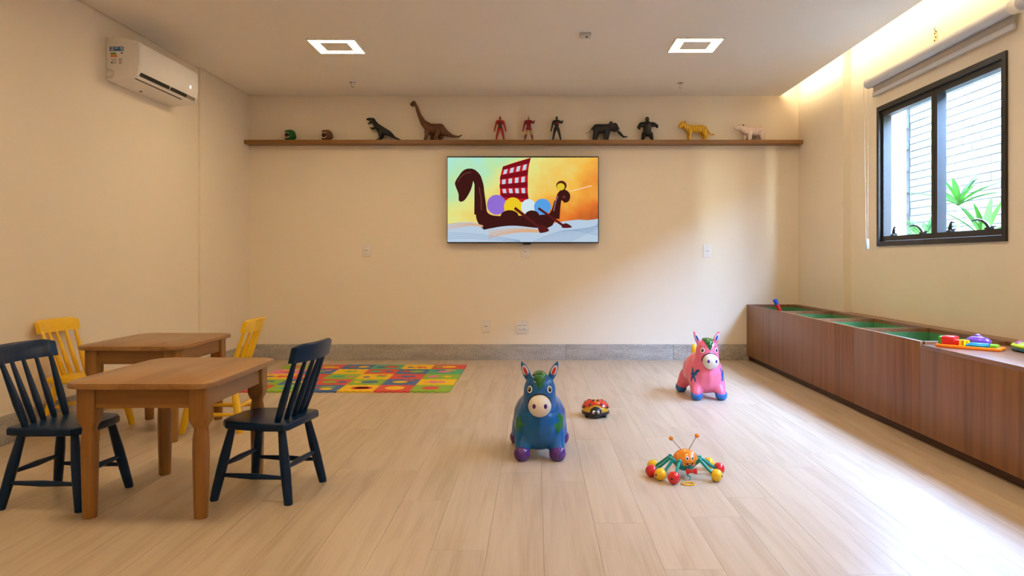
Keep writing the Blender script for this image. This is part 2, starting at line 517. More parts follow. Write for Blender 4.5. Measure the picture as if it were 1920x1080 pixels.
# windows ------------------------------------------------------------------
def window(name, y0, y1, z0, z1, detail=True):
    bm = bmesh.new()
    t, xa, xb = 0.034, XR0 - 0.014, XR0 + 0.03
    for a in ((y0, y1, z1 - t, z1), (y0, y1, z0, z0 + t), (y0, y0 + t, z0 + t, z1 - t), (y1 - t, y1, z0 + t, z1 - t)):
        box(bm, xa, xb, a[0], a[1], a[2], a[3])
    root = tag(finish(bm, name, M_frame), kind='structure')
    ym = (y0 + y1) / 2 - 0.005
    xi, xo = XR0 + 0.006, XR0 + 0.064
    for (a, b) in ((y0 + t, ym), (ym, y1 - t)):
        bm = bmesh.new()
        s = 0.034
        box(bm, xi, xo, a + 0.002, b - 0.002, z1 - t - 0.040, z1 - t - 0.003)
        box(bm, xi, xo, a + 0.002, b - 0.002, z0 + t + 0.003, z0 + t + 0.038)
        box(bm, xi, xo, a + 0.002, a + s, z0 + t + 0.038, z1 - t - 0.04)
        box(bm, xi, xo, b - s, b - 0.002, z0 + t + 0.038, z1 - t - 0.04)
        sash = finish(bm, 'sash_frame', M_frame, root)
        bm = bmesh.new(); box(bm, xo - 0.016, xo - 0.010, a + s - 0.004, b - s + 0.004, z0 + t + 0.034, z1 - t - 0.036)
        finish(bm, 'pane', M_glass, sash)
        if detail:
            for k, yy in enumerate((b - (b - a) * 0.21, a + (b - a) * 0.24)):
                d = -1 if k == 0 else 1
                zz = z0 + t + 0.038
                bm = bmesh.new()
                box(bm, xi + 0.004, xi + 0.034, yy - 0.022, yy + 0.022, zz, zz + 0.012, 0.002)
                tube(bm, [(xi + 0.018, yy - d * 0.005, zz + 0.008), (xi + 0.012, yy + d * 0.012, zz + 0.032), (xi + 0.002, yy + d * 0.035, zz + 0.052),
                          (xi - 0.008, yy + d * 0.065, zz + 0.060), (xi - 0.016, yy + d * 0.10, zz + 0.054)], [0.012, 0.011, 0.008, 0.006, 0.004], 8)
                box(bm, xi + 0.02, xi + 0.028, yy - 0.05, yy + 0.01, zz + 0.012, zz + 0.018)
                finish(bm, 'latch_handle', M_black, sash, smooth=True)
    return root
window('window_1', 3.912, 5.394, 1.05, 2.08)
window('window_2', 2.007, 3.489, 1.05, 2.08, False)
for (y0, y1) in ((3.92, 5.39), (2.01, 3.48)):
    ld = bpy.data.lights.new('window_portal', 'AREA'); ld.shape = 'RECTANGLE'; ld.size = 1.0; ld.size_y = y1 - y0
    ld.cycles.is_portal = True
    lo = bpy.data.objects.new('window_portal', ld); C.objects.link(lo)
    lo.location = (XO + 0.01, (y0 + y1) / 2, 1.565); lo.rotation_euler = (0, PI / 2, 0)

# outside: ground, brick yard wall, end wall, plants ------------------------
M_ground = plain('yard_concrete', (0.55, 0.54, 0.51), 0.9, var=0.08, scale=8)
M_brick = plain('darkened_brick', (0.105, 0.109, 0.113), 0.85, var=0.05, scale=12, bump=0.3, bscale=60)  # colour darker than the real pale brick, so courses show in bright daylight
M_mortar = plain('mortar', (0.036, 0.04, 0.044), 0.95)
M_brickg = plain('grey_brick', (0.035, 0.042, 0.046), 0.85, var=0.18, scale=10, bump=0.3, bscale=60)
bm = bmesh.new(); box(bm, XO, 9.0, -3.0, 11.0, -0.25, -0.15)
tag(finish(bm, 'ground_outside', M_ground), kind='structure')
XW, YE = 4.2, 8.15
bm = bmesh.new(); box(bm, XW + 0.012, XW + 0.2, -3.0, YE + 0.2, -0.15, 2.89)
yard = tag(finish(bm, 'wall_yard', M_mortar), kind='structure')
bh, bl, j = 0.080, 0.29, 0.009
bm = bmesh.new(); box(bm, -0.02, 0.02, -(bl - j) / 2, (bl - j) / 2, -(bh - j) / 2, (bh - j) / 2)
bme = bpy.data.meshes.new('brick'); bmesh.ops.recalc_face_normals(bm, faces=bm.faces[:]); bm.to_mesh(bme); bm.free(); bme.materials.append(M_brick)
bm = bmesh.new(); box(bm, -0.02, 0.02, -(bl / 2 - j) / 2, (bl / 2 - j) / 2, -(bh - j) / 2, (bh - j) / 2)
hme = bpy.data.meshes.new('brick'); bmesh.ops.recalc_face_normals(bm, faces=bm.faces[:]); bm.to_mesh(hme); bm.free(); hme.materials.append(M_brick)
def course(r):
    out = []
    y = YE - 0.004
    if r % 2: out.append((y - bl / 4, True)); y -= bl / 2
    while y - bl > -2.95:
        out.append((y - bl / 2, False)); y -= bl
    return out
for r in range(27):
    z = 0.72 + r * bh
    for y, half in course(r):
        if y < 5.55: continue
        o = bpy.data.objects.new('brick', hme if half else bme); C.objects.link(o); o.parent = yard
        o.location = (XW + 0.02 + random.uniform(-0.003, 0.003), y, z + bh / 2)
# the courses further along and below, in one piece
bm = bmesh.new()
for r in range(-10, 27):
    z = 0.72 + r * bh
    for y, half in course(r):
        if r >= 0 and y >= 5.55: continue
        hl = (bl / 2 - j) / 2 if half else (bl - j) / 2
        box(bm, XW, XW + 0.04, y - hl, y + hl, z + j / 2, z + bh - j / 2)
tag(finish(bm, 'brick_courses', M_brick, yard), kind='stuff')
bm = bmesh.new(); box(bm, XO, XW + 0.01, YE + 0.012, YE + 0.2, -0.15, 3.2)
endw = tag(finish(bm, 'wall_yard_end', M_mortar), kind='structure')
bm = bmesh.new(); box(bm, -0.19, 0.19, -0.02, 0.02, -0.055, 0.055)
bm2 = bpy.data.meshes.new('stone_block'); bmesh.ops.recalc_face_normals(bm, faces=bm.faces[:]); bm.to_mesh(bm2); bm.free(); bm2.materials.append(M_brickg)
for r in range(20):
    for c in range(4):
        x = XW - 0.2 - c * 0.39 - (0.10 if r % 2 else 0)
        if x < XO + 0.2: continue
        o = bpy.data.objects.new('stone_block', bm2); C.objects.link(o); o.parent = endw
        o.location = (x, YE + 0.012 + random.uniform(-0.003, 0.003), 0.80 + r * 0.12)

M_leaf = plain('palm_leaf', (0.045, 0.17, 0.02), 0.45, var=0.15, scale=12)
M_stem = plain('palm_stem', (0.20, 0.25, 0.08), 0.7)
def leaf_mesh(L, wd):
    bm = bmesh.new(); n = 7; a = []; b = []; c = []
    for i in range(n + 1):
        t = i / n; ww = wd * math.sin(PI * min(1, 0.12 + 0.88 * t)) ** 0.7 if t < 1 else 0.001
        z = -0.28 * L * t * t; x = L * t
        a.append(bm.verts.new((x, -ww, z + 0.25 * ww))); b.append(bm.verts.new((x, 0, z))); c.append(bm.verts.new((x, ww, z + 0.25 * ww)))
    for i in range(n):
        bm.faces.new((a[i], a[i + 1], b[i + 1], b[i])); bm.faces.new((b[i], b[i + 1], c[i + 1], c[i]))
    bmesh.ops.solidify(bm, geom=bm.faces[:], thickness=0.0012)
    me = bpy.data.meshes.new('leaf'); bmesh.ops.recalc_face_normals(bm, faces=bm.faces[:]); bm.to_mesh(me); bm.free()
    me.materials.append(M_leaf)
    for p in me.polygons: p.use_smooth = True
    return me
LEAF = leaf_mesh(0.36, 0.024)
def palm(loc, fans, label):
    root = thing('fan_palm', label, 'plant', loc)
    for (dx, dy, h, k, sp) in fans:
        bm = bmesh.new(); tube(bm, [(dx * 0.1, dy * 0.1, 0), (dx * 0.5, dy * 0.5, h * 0.6), (dx, dy, h)], [0.011, 0.009, 0.006], 7)
        st = finish(bm, 'stem', M_stem, root, smooth=True)
        for q in range(k):
            o = bpy.data.objects.new('leaf', LEAF); C.objects.link(o); o.parent = st
            o.location = (dx, dy, h)
            o.rotation_euler = (random.uniform(-0.3, 0.3), -math.radians(random.uniform(28, 82)), 2 * PI * q / k + sp)
            s = random.uniform(0.8, 1.15); o.scale = (s, s, s)
    return root
palm((3.35, 5.75, -0.15), [(0.0, 0.0, 1.53, 13, 0.2), (0.12, -0.14, 1.24, 11, 0.9)], 'taller fan palm with raised leaves outside the right window pane')
palm((3.32, 6.18, -0.15), [(0.0, 0.0, 1.26, 12, 0.5), (0.1, 0.12, 1.10, 9, 0.1)], 'lower fan palm with drooping leaves outside by the window mullion')

# ------------------------------------------------------------------ lamps
M_lampon = emis('lamp_diffuser', WARM, LAMP)
M_led = emis('led_strip', (1.0, 0.77, 0.47), COVE)
def ceiling_light(x, y, label):
    t = thing('ceiling_light', label, 'ceiling light', (x, y, H - 0.008), 0, 'square ring ceiling lights')
    o, i = 0.172, 0.100
    bm = bmesh.new()
    for a in ((-o, o, o - 0.010, o), (-o, o, -o, -o + 0.010), (-o, -o + 0.010, -o + 0.010, o - 0.010), (o - 0.010, o, -o + 0.010, o - 0.010)):
        box(bm, a[0], a[1], a[2], a[3], -0.004, 0.008)
    finish(bm, 'frame', M_white, t)
    bm = bmesh.new(); p = o - 0.010
    for a in ((-p, p, i, p), (-p, p, -p, -i), (-p, -i, -i, i), (i, p, -i, i)):
        box(bm, a[0], a[1], a[2], a[3], 0.000, 0.008)
    finish(bm, 'diffuser', M_lampon, t)
    bm = bmesh.new(); box(bm, -i, i, -i, i, -0.002, 0.008)
    finish(bm, 'center_panel', M_white, t)
LX0, LX1 = -1.44, 1.145
ceiling_light(LX0, 5.25, 'lit square ring ceiling light nearer the air conditioner')
ceiling_light(LX1, 5.22, 'lit square ring ceiling light nearer the window wall')
ceiling_light(LX0, 2.55, 'lit square ring ceiling light above the play tables')
ceiling_light(LX1, 2.55, 'lit square ring ceiling light above the floor by the low cabinet')
ceiling_light(LX0, -0.1, 'lit square ring ceiling light at the rear wall, away from the windows')
ceiling_light(LX1, -0.1, 'lit square ring ceiling light at the rear wall, window side')
bm = bmesh.new(); box(bm, -0.004, 0.004, (REAR + 0.3 - 2.5), (BACK - 0.05 - 2.5), 0, 0.045)
led = finish(bm, 'led_strip', M_led, None, (XE - 0.022, 2.5, H + 0.031))
tag(led, 'warm glowing light strip hidden in the ceiling cove along the window wall', 'light strip')

def sprinkler(x, y, label):
    t = thing('fire_sprinkler', label, 'sprinkler', (x, y, H))
    bm = bmesh.new(); spindle(bm, (0, 0, 0), (0, 0, -0.008), [(0, 0.032), (0.5, 0.030), (1, 0.016)], 18); finish(bm, 'escutcheon', M_chrome, t, smooth=True)
    bm = bmesh.new(); spindle(bm, (0, 0, -0.004), (0, 0, -0.024), [(0, 0.010), (1, 0.008)], 12)
    for s in (-1, 1): tube(bm, [(s * 0.007, 0, -0.02), (s * 0.011, 0, -0.03), (s * 0.003, 0, -0.042)], 0.0022, 6)
    finish(bm, 'body', M_chrome, t, smooth=True)
    bm = bmesh.new(); spindle(bm, (0, 0, -0.042), (0, 0, -0.045), [(0, 0.014), (1, 0.014)], 14); finish(bm, 'deflector', M_chrome, t, smooth=True)
sprinkler(-1.60, 6.33, 'small metal ceiling sprinkler above the dark upright dinosaur')
sprinkler(1.266, 6.36, 'small metal ceiling sprinkler above the yellow tiger figure')
t = thing('ceiling_sensor', 'small grey rectangular sensor box on the ceiling', 'sensor', (0.337, 4.98, H))
bm = bmesh.new(); box(bm, -0.04, 0.04, -0.045, 0.045, -0.022, 0, 0.005); finish(bm, 'case', plain('sensor_grey', (0.52, 0.50, 0.49), 0.5), t, smooth=True)
bm = bmesh.new(); spindle(bm, (0.01, -0.01, -0.022), (0.01, -0.01, -0.027), [(0, 0.010), (1, 0.006)], 12); finish(bm, 'lens', M_dark, t, smooth=True)

# ------------------------------------------------------------------ air conditioner
ac = thing('air_conditioner', 'white split air conditioner with energy label high on the left wall', 'air conditioner', (XL0, 4.609, 2.09))
LEN = 0.803
prof = [(0, 0.273), (0.10, 0.270), (0.19, 0.256), (0.210, 0.246), (0.216, 0.228), (0.214, 0.12), (0.206, 0.055), (0.197, 0.034),
        (0.180, 0.022), (0.150, 0.015), (0.09, 0.004), (0.03, -0.004), (0.008, 0.0), (0, 0.012)]
bm = bmesh.new()
prism(bm, prof, 0, LEN, 0.006, T=Matrix(((1, 0, 0, 0), (0, 0, 1, 0), (0, 1, 0, 0), (0, 0, 0, 1))))
finish(bm, 'body', M_acw, ac, smooth=True, angle=35)
bm = bmesh.new()
prism(bm, [(0.2155, 0.236), (0.2185, 0.230), (0.2175, 0.12), (0.2095, 0.056), (0.206, 0.052), (0.213, 0.12), (0.2145, 0.22)], 0.012, LEN - 0.012, 0, T=Matrix(((1, 0, 0, 0), (0, 0, 1, 0), (0, 1, 0, 0), (0, 0, 0, 1))))
finish(bm, 'front_panel', M_acw, ac, smooth=True, angle=35)
def under(d0, z0, d1, z1, y0, y1, name, mat, th=0.003):
    bm = bmesh.new()
    a, b = V((d0, 0, z0)), V((d1, 0, z1)); n = V((b.z - a.z, 0, -(b.x - a.x))).normalized()
    if n.z > 0: n = -n
    pts = [a, b, b + n * th, a + n * th]
    prism(bm, [(p.x, p.z) for p in pts], y0, y1, 0, T=Matrix(((1, 0, 0, 0), (0, 0, 1, 0), (0, 1, 0, 0), (0, 0, 0, 1))))
    return finish(bm, name, mat, ac)
under(0.2072, 0.058, 0.1975, 0.0350, 0.03, 0.40, 'outlet_slot', M_dark, 0.0030)
under(0.2072, 0.058, 0.1975, 0.0350, 0.415, LEN - 0.16, 'outlet_slot', M_dark, 0.0030)
under(0.2072, 0.058, 0.1975, 0.0350, LEN - 0.16, LEN - 0.03, 'outlet_slot', plain('slot_light', (0.24, 0.21, 0.20), 0.5), 0.0030)
under(0.1960, 0.0330, 0.1810, 0.0225, 0.02, LEN - 0.02, 'louver', M_acw, 0.0035)
under(0.1770, 0.0213, 0.1660, 0.0187, 0.03, LEN - 0.17, 'rear_slot', plain('slot_grey', (0.10, 0.095, 0.095), 0.6), 0.0014)
bm = bmesh.new(); spindle(bm, (0.06, 0.30, 0.002), (0.06, 0.30, -0.004), [(0, 0.008), (1, 0.008)], 10); finish(bm, 'drain_plug', M_dark, ac, smooth=True)
bm = bmesh.new(); box(bm, 0.2172, 0.2182, 0.665, 0.687, 0.108, 0.130); finish(bm, 'display', emis('display_glow', (0.75, 0.85, 1.0), 1.4), ac)
# energy label on the near end
def acbox(bm, x0, x1, z0, z1, lift, mi): box(bm, x0, x1, -lift, 0.0, z0, z1, 0, mi)
bm = bmesh.new()
acbox(bm, 0.026, 0.115, 0.092, 0.214, 0.0008, 0)
acbox(bm, 0.026, 0.115, 0.186, 0.214, 0.0012, 1)
for x0, x1, z0, z1 in ((0.036, 0.050, 0.204, 0.209), (0.058, 0.080, 0.202, 0.207), (0.092, 0.110, 0.202, 0.208), (0.036, 0.052, 0.192, 0.198), (0.100, 0.110, 0.192, 0.198)):
    acbox(bm, x0, x1, z0, z1, 0.0016, 0)
for k, (z, ln) in enumerate(((0.170, 0.034), (0.163, 0.037), (0.156, 0.040), (0.149, 0.043))):
    acbox(bm, 0.032, 0.032 + ln, z, z + 0.006, 0.0012, 2 + min(k, 3))
acbox(bm, 0.098, 0.110, 0.170, 0.178, 0.0012, 6)
for k in range(4):
    z = 0.134 - k * 0.009
    acbox(bm, 0.036 + 0.004 * (k % 2), 0.070, z, z + 0.002, 0.0012, 6); acbox(bm, 0.083, 0.108 - 0.005 * (k % 2), z, z + 0.003, 0.0012, 6)
acbox(bm, 0.036, 0.044, 0.108, 0.116, 0.0012, 6)
finish(bm, 'energy_label', [M_white, plain('label_blue', (0.01, 0.13, 0.40), 0.5), plain('label_green', (0.01, 0.22, 0.04), 0.5), plain('label_lime', (0.16, 0.30, 0.02), 0.5),
       plain('label_orange', (0.75, 0.22, 0.02), 0.5), plain('label_red', (0.62, 0.06, 0.01), 0.5), M_black], ac)
bm = bmesh.new()
tube(bm, [(0.006, -0.0005, 0.070), (0.035, -0.0005, 0.070), (0.050, -0.0005, 0.058), (0.050, -0.0005, 0.030), (0.035, -0.0005, 0.016), (0.006, -0.0005, 0.016)], 0.0012, 6)
tube(bm, [(0.010, -0.0005, 0.062), (0.033, -0.0005, 0.062), (0.042, -0.0005, 0.052), (0.042, -0.0005, 0.034), (0.033, -0.0005, 0.024), (0.010, -0.0005, 0.024)], 0.001, 6)
finish(bm, 'pipe_knockout', plain('line_grey', (0.25, 0.24, 0.23), 0.6), ac)

# ------------------------------------------------------------------ roller blinds
def blind(y0, y1, label, chain=True):
    t = thing('roller_blind', label, 'roller blind', (XR0, (y0 + y1) / 2, 2.13))
    h = (y1 - y0) / 2; zc = 0.140; xc = -0.052
    bm = bmesh.new(); spindle(bm, (xc, -h, zc), (xc, h, zc), [(0, 0.033), (1, 0.033)], 24); finish(bm, 'fabric_roll', M_grey, t, smooth=True)
    for s in (-1, 1):
        bm = bmesh.new(); spindle(bm, (xc, s * h, zc), (xc, s * (h + 0.012), zc), [(0, 0.038), (0.7, 0.038), (1, 0.033)], 24)
        box(bm, xc, 0, s * (h + 0.004) - 0.006, s * (h + 0.004) + 0.006, zc - 0.03, zc + 0.03)
        finish(bm, 'bracket', plain('bracket_white', (0.66, 0.67, 0.69), 0.4), t, smooth=True)
    bm = bmesh.new(); box(bm, xc + 0.026, xc + 0.0275, -h + 0.02, h - 0.02, 0.06, zc); finish(bm, 'fabric', plain('fabric_beige', (0.46, 0.43, 0.40), 0.8), t)
    bm = bmesh.new(); box(bm, xc + 0.016, xc + 0.036, -h + 0.02, h - 0.02, 0.036, 0.066, 0.005); finish(bm, 'bottom_bar', M_grey, t, smooth=True)
    if chain:
        M_chain = plain('chain_white', (0.62, 0.58, 0.53), 0.5)
        for dx in (-0.032, 0.008):
            bm = bmesh.new(); tube(bm, [(xc + dx * 0.9, h + 0.018, zc), (xc + dx * 0.6, h + 0.018, -0.4), (xc + dx * 0.3, h + 0.018, -1.03)], 0.0011, 6); finish(bm, 'chain', M_chain, t, smooth=True)
        bm = bmesh.new(); loft(bm, [(-1.10, 0.008, 0.010, 3), (-1.095, 0.012, 0.014, 3), (-1.04, 0.012, 0.014, 3), (-1.025, 0.008, 0.010, 3)], 16)
        bmesh.ops.translate(bm, verts=bm.verts[:], vec=(xc, h + 0.018, 0)); finish(bm, 'chain_weight', M_grey, t, smooth=True)
    return t
blind(3.80, 5.44, 'rolled up grey roller blind with a hanging chain above the window')
blind(2.02, 3.72, 'rolled up grey roller blind over the neighbouring window', False)
t = thing('junction_box', 'small open wall box with terminals above the roller blind', 'wall box', (XR0, 4.617, 2.369))
bm = bmesh.new(); box(bm, -0.004, 0.0, -0.022, 0.022, -0.038, 0.038, 0.001); finish(bm, 'plate', plain('plate_cream', (0.72, 0.58, 0.34), 0.5), t)
for yy, zz in ((0.006, 0.022), (-0.006, -0.004), (0.008, -0.022), (-0.010, 0.030)):
    bm = bmesh.new(); spindle(bm, (-0.004, yy, zz), (-0.0075, yy, zz), [(0, 0.006), (1, 0.005)], 10); finish(bm, 'terminal', plain('terminal_brown', (0.12, 0.06, 0.02), 0.5), t)
bm = bmesh.new(); tube(bm, [(-0.004, -0.008, 0.03), (-0.02, -0.014, 0.042), (-0.016, -0.02, 0.052)], 0.003, 6); finish(bm, 'wire', plain('wire_brown', (0.16, 0.09, 0.03), 0.5), t)

# ------------------------------------------------------------------ outlets on the back wall
M_slot = plain('outlet_slot_grey', (0.16, 0.14, 0.12), 0.5)
def outlet(px, py, label, kind=0):
    x, z = (px - CX) / 198, CAMZ - (py - CY) / 198
    t = thing('wall_outlet', label, 'outlet', (x, BACK, z))
    hx, hz = (0.041, 0.060) if kind == 0 else (0.061, 0.059)
    bm = bmesh.new(); box(bm, -hx, hx, -0.010, 0, -hz, hz, 0.003); finish(bm, 'plate', plain('outlet_white', (0.76, 0.73, 0.70), 0.4), t, smooth=True)
    spots = [(0, 0)] if kind == 0 else [(-0.022, 0.019), (0.022, 0.019), (-0.022, -0.019), (0.022, -0.019)]
    for a, b in spots:
        bm = bmesh.new(); box(bm, a - 0.019, a + 0.019, -0.0122, -0.009, b - 0.013, b + 0.013, 0.0015); m = finish(bm, 'module', M_white, t, smooth=True)
        for k in (-1, 0, 1):
            bm = bmesh.new(); spindle(bm, (a + k * 0.0105, -0.0118, b), (a + k * 0.0105, -0.0128, b), [(0, 0.0042), (1, 0.0042)], 10); finish(bm, 'socket_hole', M_slot, m)
outlet(687, 469, 'white wall outlet below the shelf dinosaurs, left of the television')
outlet(985, 471.5, 'white wall outlet directly under the television')
outlet(1326, 470.5, 'white wall outlet between the television and the window wall')
outlet(911, 611.5, 'small white wall outlet low on the wall above the granite baseboard')
outlet(979, 613.5, 'square white outlet plate with four modules low on the wall', 1)

# ------------------------------------------------------------------ television
TVY = 6.80
tv = thing('television', 'wall mounted flat television showing a cartoon longship at sunset', 'television', (-0.1225, BACK, 1.105))
def tvp(u, v):   # crop coordinates of the screen -> television's own x, z
    return ((820 + u / 4.909 - CX) * 0.005 + 0.1225, CAMZ + (CY - (280 + v / 4.909)) * 0.005 - 1.105)
bm = bmesh.new(); box(bm, -0.7125, 0.7125, -0.070, -0.028, 0, 0.815, 0.004); finish(bm, 'case', M_black, tv, smooth=True)
bm = bmesh.new(); box(bm, -0.40, 0.40, -0.030, 0, 0.15, 0.62); finish(bm, 'wall_mount', M_dark, tv)
bm = bmesh.new(); box(bm, 0.0, 0.075, -0.066, -0.05, -0.012, 0.001, 0.002); finish(bm, 'sensor_bar', M_dark, tv)
pm = [screen_sky_mat()]; pidx = {}
def pcol(name, c, s=None):
    if name not in pidx:
        pidx[name] = len(pm); pm.append(emis('screen_' + name, c, SCREEN if s is None else s))
    return pidx[name]
bm = bmesh.new()
LAY = [0]
def poly(pts, mi):
    LAY[0] += 1; y = -0.0702 - 0.00012 * LAY[0]
    vsx = []
    for u, v in pts:
        u = min(max(u, 94), 1479); v = min(max(v, 76), 853)
        x, z = tvp(u, v); vsx.append(bm.verts.new((x, y, z)))
    f = bm.faces.new(vsx); f.material_index = mi
    bmesh.ops.triangulate(bm, faces=[f])
def stroke(pts, wd, mi):
    L_, R_ = [], []
    for i, p in enumerate(pts):
        a, b = pts[max(i - 1, 0)], pts[min(i + 1, len(pts) - 1)]
        dx, dy = b[0] - a[0], b[1] - a[1]; n = math.hypot(dx, dy) or 1
        ww = wd[i] if isinstance(wd, (list, tuple)) else wd
        L_.append((p[0] - dy / n * ww, p[1] + dx / n * ww)); R_.append((p[0] + dy / n * ww, p[1] - dx / n * ww))
    poly(L_ + R_[::-1], mi)
def smoothpts(pts, n=6):
    out = []
    for i in range(len(pts) - 1):
        p0, p1, p2, p3 = pts[max(i - 1, 0)], pts[i], pts[i + 1], pts[min(i + 2, len(pts) - 1)]
        for k in range(n):
            t = k / n
            out.append(tuple(0.5 * (2 * p1[d] + (p2[d] - p0[d]) * t + (2 * p0[d] - 5 * p1[d] + 4 * p2[d] - p3[d]) * t * t + (3 * p1[d] - p0[d] - 3 * p2[d] + p3[d]) * t ** 3) for d in (0, 1)))
    return out + [pts[-1]]
def oval(cx, cy, rx, ry, n=22): return [(cx + rx * math.cos(2 * PI * i / n), cy + ry * math.sin(2 * PI * i / n)) for i in range(n)]
poly([(94, 76), (1479, 76), (1479, 853), (94, 853)], 0)
sea = pcol('sea', (0.50, 0.62, 0.76)); seal = pcol('sea_line', (0.28, 0.40, 0.58)); sand = pcol('sea_glow', (0.72, 0.42, 0.24))
brown = pcol('hull', (0.050, 0.010, 0.008)); brl = pcol('hull_light', (0.13, 0.035, 0.028)); oar = pcol('oar', (0.10, 0.013, 0.012))
red = pcol('sail_red', (0.55, 0.012, 0.018)); dred = pcol('sail_dark', (0.20, 0.006, 0.012)); ltb = pcol('sail_light', (0.55, 0.66, 0.78))
# sea behind, ship, sea in front
poly(smoothpts([(94, 690), (200, 672), (330, 672), (460, 700), (700, 690), (1000, 700), (1130, 668), (1290, 648), (1380, 652), (1479, 640)]) + [(1479, 853), (94, 853)], sea)
# sail
poly(smoothpts([(604, 158), (700, 125), (862, 76)]) + smoothpts([(862, 76), (840, 170), (826, 300), (832, 460)]) + [(832, 490), (610, 470)] + smoothpts([(578, 420), (578, 270), (604, 158)]), red)
for r in range(4):
    f0 = (0.0, 0.29, 0.58, 0.86)[r]; f1 = (0.12, 0.42, 0.71, 1.0)[r]
    le = lambda f: (604 - 32 * math.sin(PI * min(1, f * 0.9)) , 158 + 285 * f)
    re = lambda f: (858 - 30 * math.sin(PI * min(1, f * 0.8)), 82 + 375 * f)
    poly([le(f0), re(f0), re(f1), le(f1)], dred)
for r in range(3):
    fa, fb = ((0.13, 0.27), (0.44, 0.58), (0.73, 0.86))[r]
    for c in range(4):
        g0, g1 = 0.09 + c * 0.23, 0.09 + c * 0.23 + 0.125
        P_ = lambda f, g: (le(f)[0] + (re(f)[0] - le(f)[0]) * g, le(f)[1] + (re(f)[1] - le(f)[1]) * g)
        poly([P_(fa, g0), P_(fa, g1), P_(fb, g1), P_(fb, g0)], ltb)
# plain round passengers
poly(oval(545, 510, 88, 92), pcol('purple', (0.30, 0.16, 0.66)))
poly(oval(695, 530, 82, 88), pcol('yellow', (0.86, 0.60, 0.02)))
poly(oval(840, 530, 68, 72), pcol('white', (0.66, 0.80, 0.86)))
poly(oval(968, 530, 78, 76), pcol('blue', (0.10, 0.36, 0.78)))
# hull
hull = smoothpts([(352, 560), (360, 640), (390, 700), (432, 742)]) + smoothpts([(432, 742), (580, 712), (720, 704), (900, 722), (1000, 726), (1060, 700)])[1:] + \
       smoothpts([(1060, 700), (1095, 620), (1125, 480)])[1:] + [(1078, 470)] + smoothpts([(1070, 500), (1045, 570), (990, 600), (700, 612), (540, 612), (470, 590), (440, 540)])
poly(oval(665, 612, 82, 52), brown); poly(oval(872, 612, 66, 50), brown)
poly(hull, brown)
stroke(smoothpts([(400, 600), (398, 480), (392, 370), (365, 270), (320, 225), (270, 235), (235, 280)]), [60, 48, 44, 42, 40, 34, 40, 36, 36, 36, 36, 36, 38, 40, 40, 40, 40, 40, 42, 42, 42, 42, 42, 44, 44, 46, 46, 48, 50, 50, 50, 50, 50, 50, 50, 50, 50][:37], brown)
poly(smoothpts([(300, 205), (220, 225), (165, 300), (172, 350), (195, 410), (198, 470), (225, 482), (262, 455), (310, 370), (335, 270)]), brown)
stroke(smoothpts([(190, 300), (215, 255), (260, 222), (310, 212)]), 5, brl)
stroke(smoothpts([(405, 560), (402, 450), (385, 350)]), 6, brl)
stroke(smoothpts([(1098, 640), (1108, 520), (1125, 430), (1160, 395), (1195, 420), (1190, 460), (1160, 465)]), 26, brown)
poly(oval(1168, 438, 36, 42), brown); poly(oval(1165, 438, 14, 14), brl)
stroke(smoothpts([(1070, 570), (1090, 480), (1110, 430)]), 6, pcol('hull_gloss', (0.25, 0.12, 0.18)))
# small round bird-sized ball on the stern
poly(oval(1142, 335, 48, 46), pcol('ball_brown', (0.09, 0.022, 0.010))); poly(oval(1136, 345, 36, 33), pcol('ball_yellow', (0.80, 0.58, 0.03)))
# front waves
poly(smoothpts([(94, 790), (300, 775), (480, 730), (700, 706), (900, 735), (1100, 735), (1300, 715), (1479, 690)]) + [(1479, 853), (94, 853)], sea)
for k in range(4):
    stroke(smoothpts([(100, 735 - k * 16), (220, 712 - k * 10), (330, 700 - k * 6), (420, 715 - k * 4)]), [3 + 0 * q for q in range(19)], sand)
for k in range(4):
    stroke(smoothpts([(470, 815 - k * 20), (620, 778 - k * 14), (780, 758 - k * 10), (930, 762 - k * 8)]), 6 - k, sand)
for k in range(11):
    stroke(smoothpts([(880 + k * 34, 850), (1000 + k * 36, 800 - k * 2), (1200 + k * 28, 745 - k * 3), (1479, 712 - k * 5 + 8 * (10 - k))]), 2.2, seal)
for k in range(4):
    stroke(smoothpts([(100, 770 + k * 18), (300, 775 + k * 14), (520, 800 + k * 12), (760, 838 + k * 4)]), 2.0, seal)
poly([(1220, 383), (1420, 332), (1422, 340), (1222, 390)], pcol('glint', (0.95, 0.70, 0.45)))
# oars
stroke([(712, 540), (935, 715)], 13, oar); poly(smoothpts([(925, 705), (975, 698), (1028, 748), (950, 770), (930, 740), (925, 705)])[:-1], oar)
stroke([(930, 542), (1155, 700)], 11, oar); poly(smoothpts([(1150, 690), (1190, 682), (1238, 718), (1150, 722), (1150, 690)])[:-1], oar)
me = bpy.data.meshes.new('screen'); bm.to_mesh(me); bm.free()
for m in pm: me.materials.append(m)
scr = bpy.data.objects.new('screen', me); C.objects.link(scr); scr.parent = tv
scr['label'] = 'lit screen with a brown longship, red checked sail and pale waves'

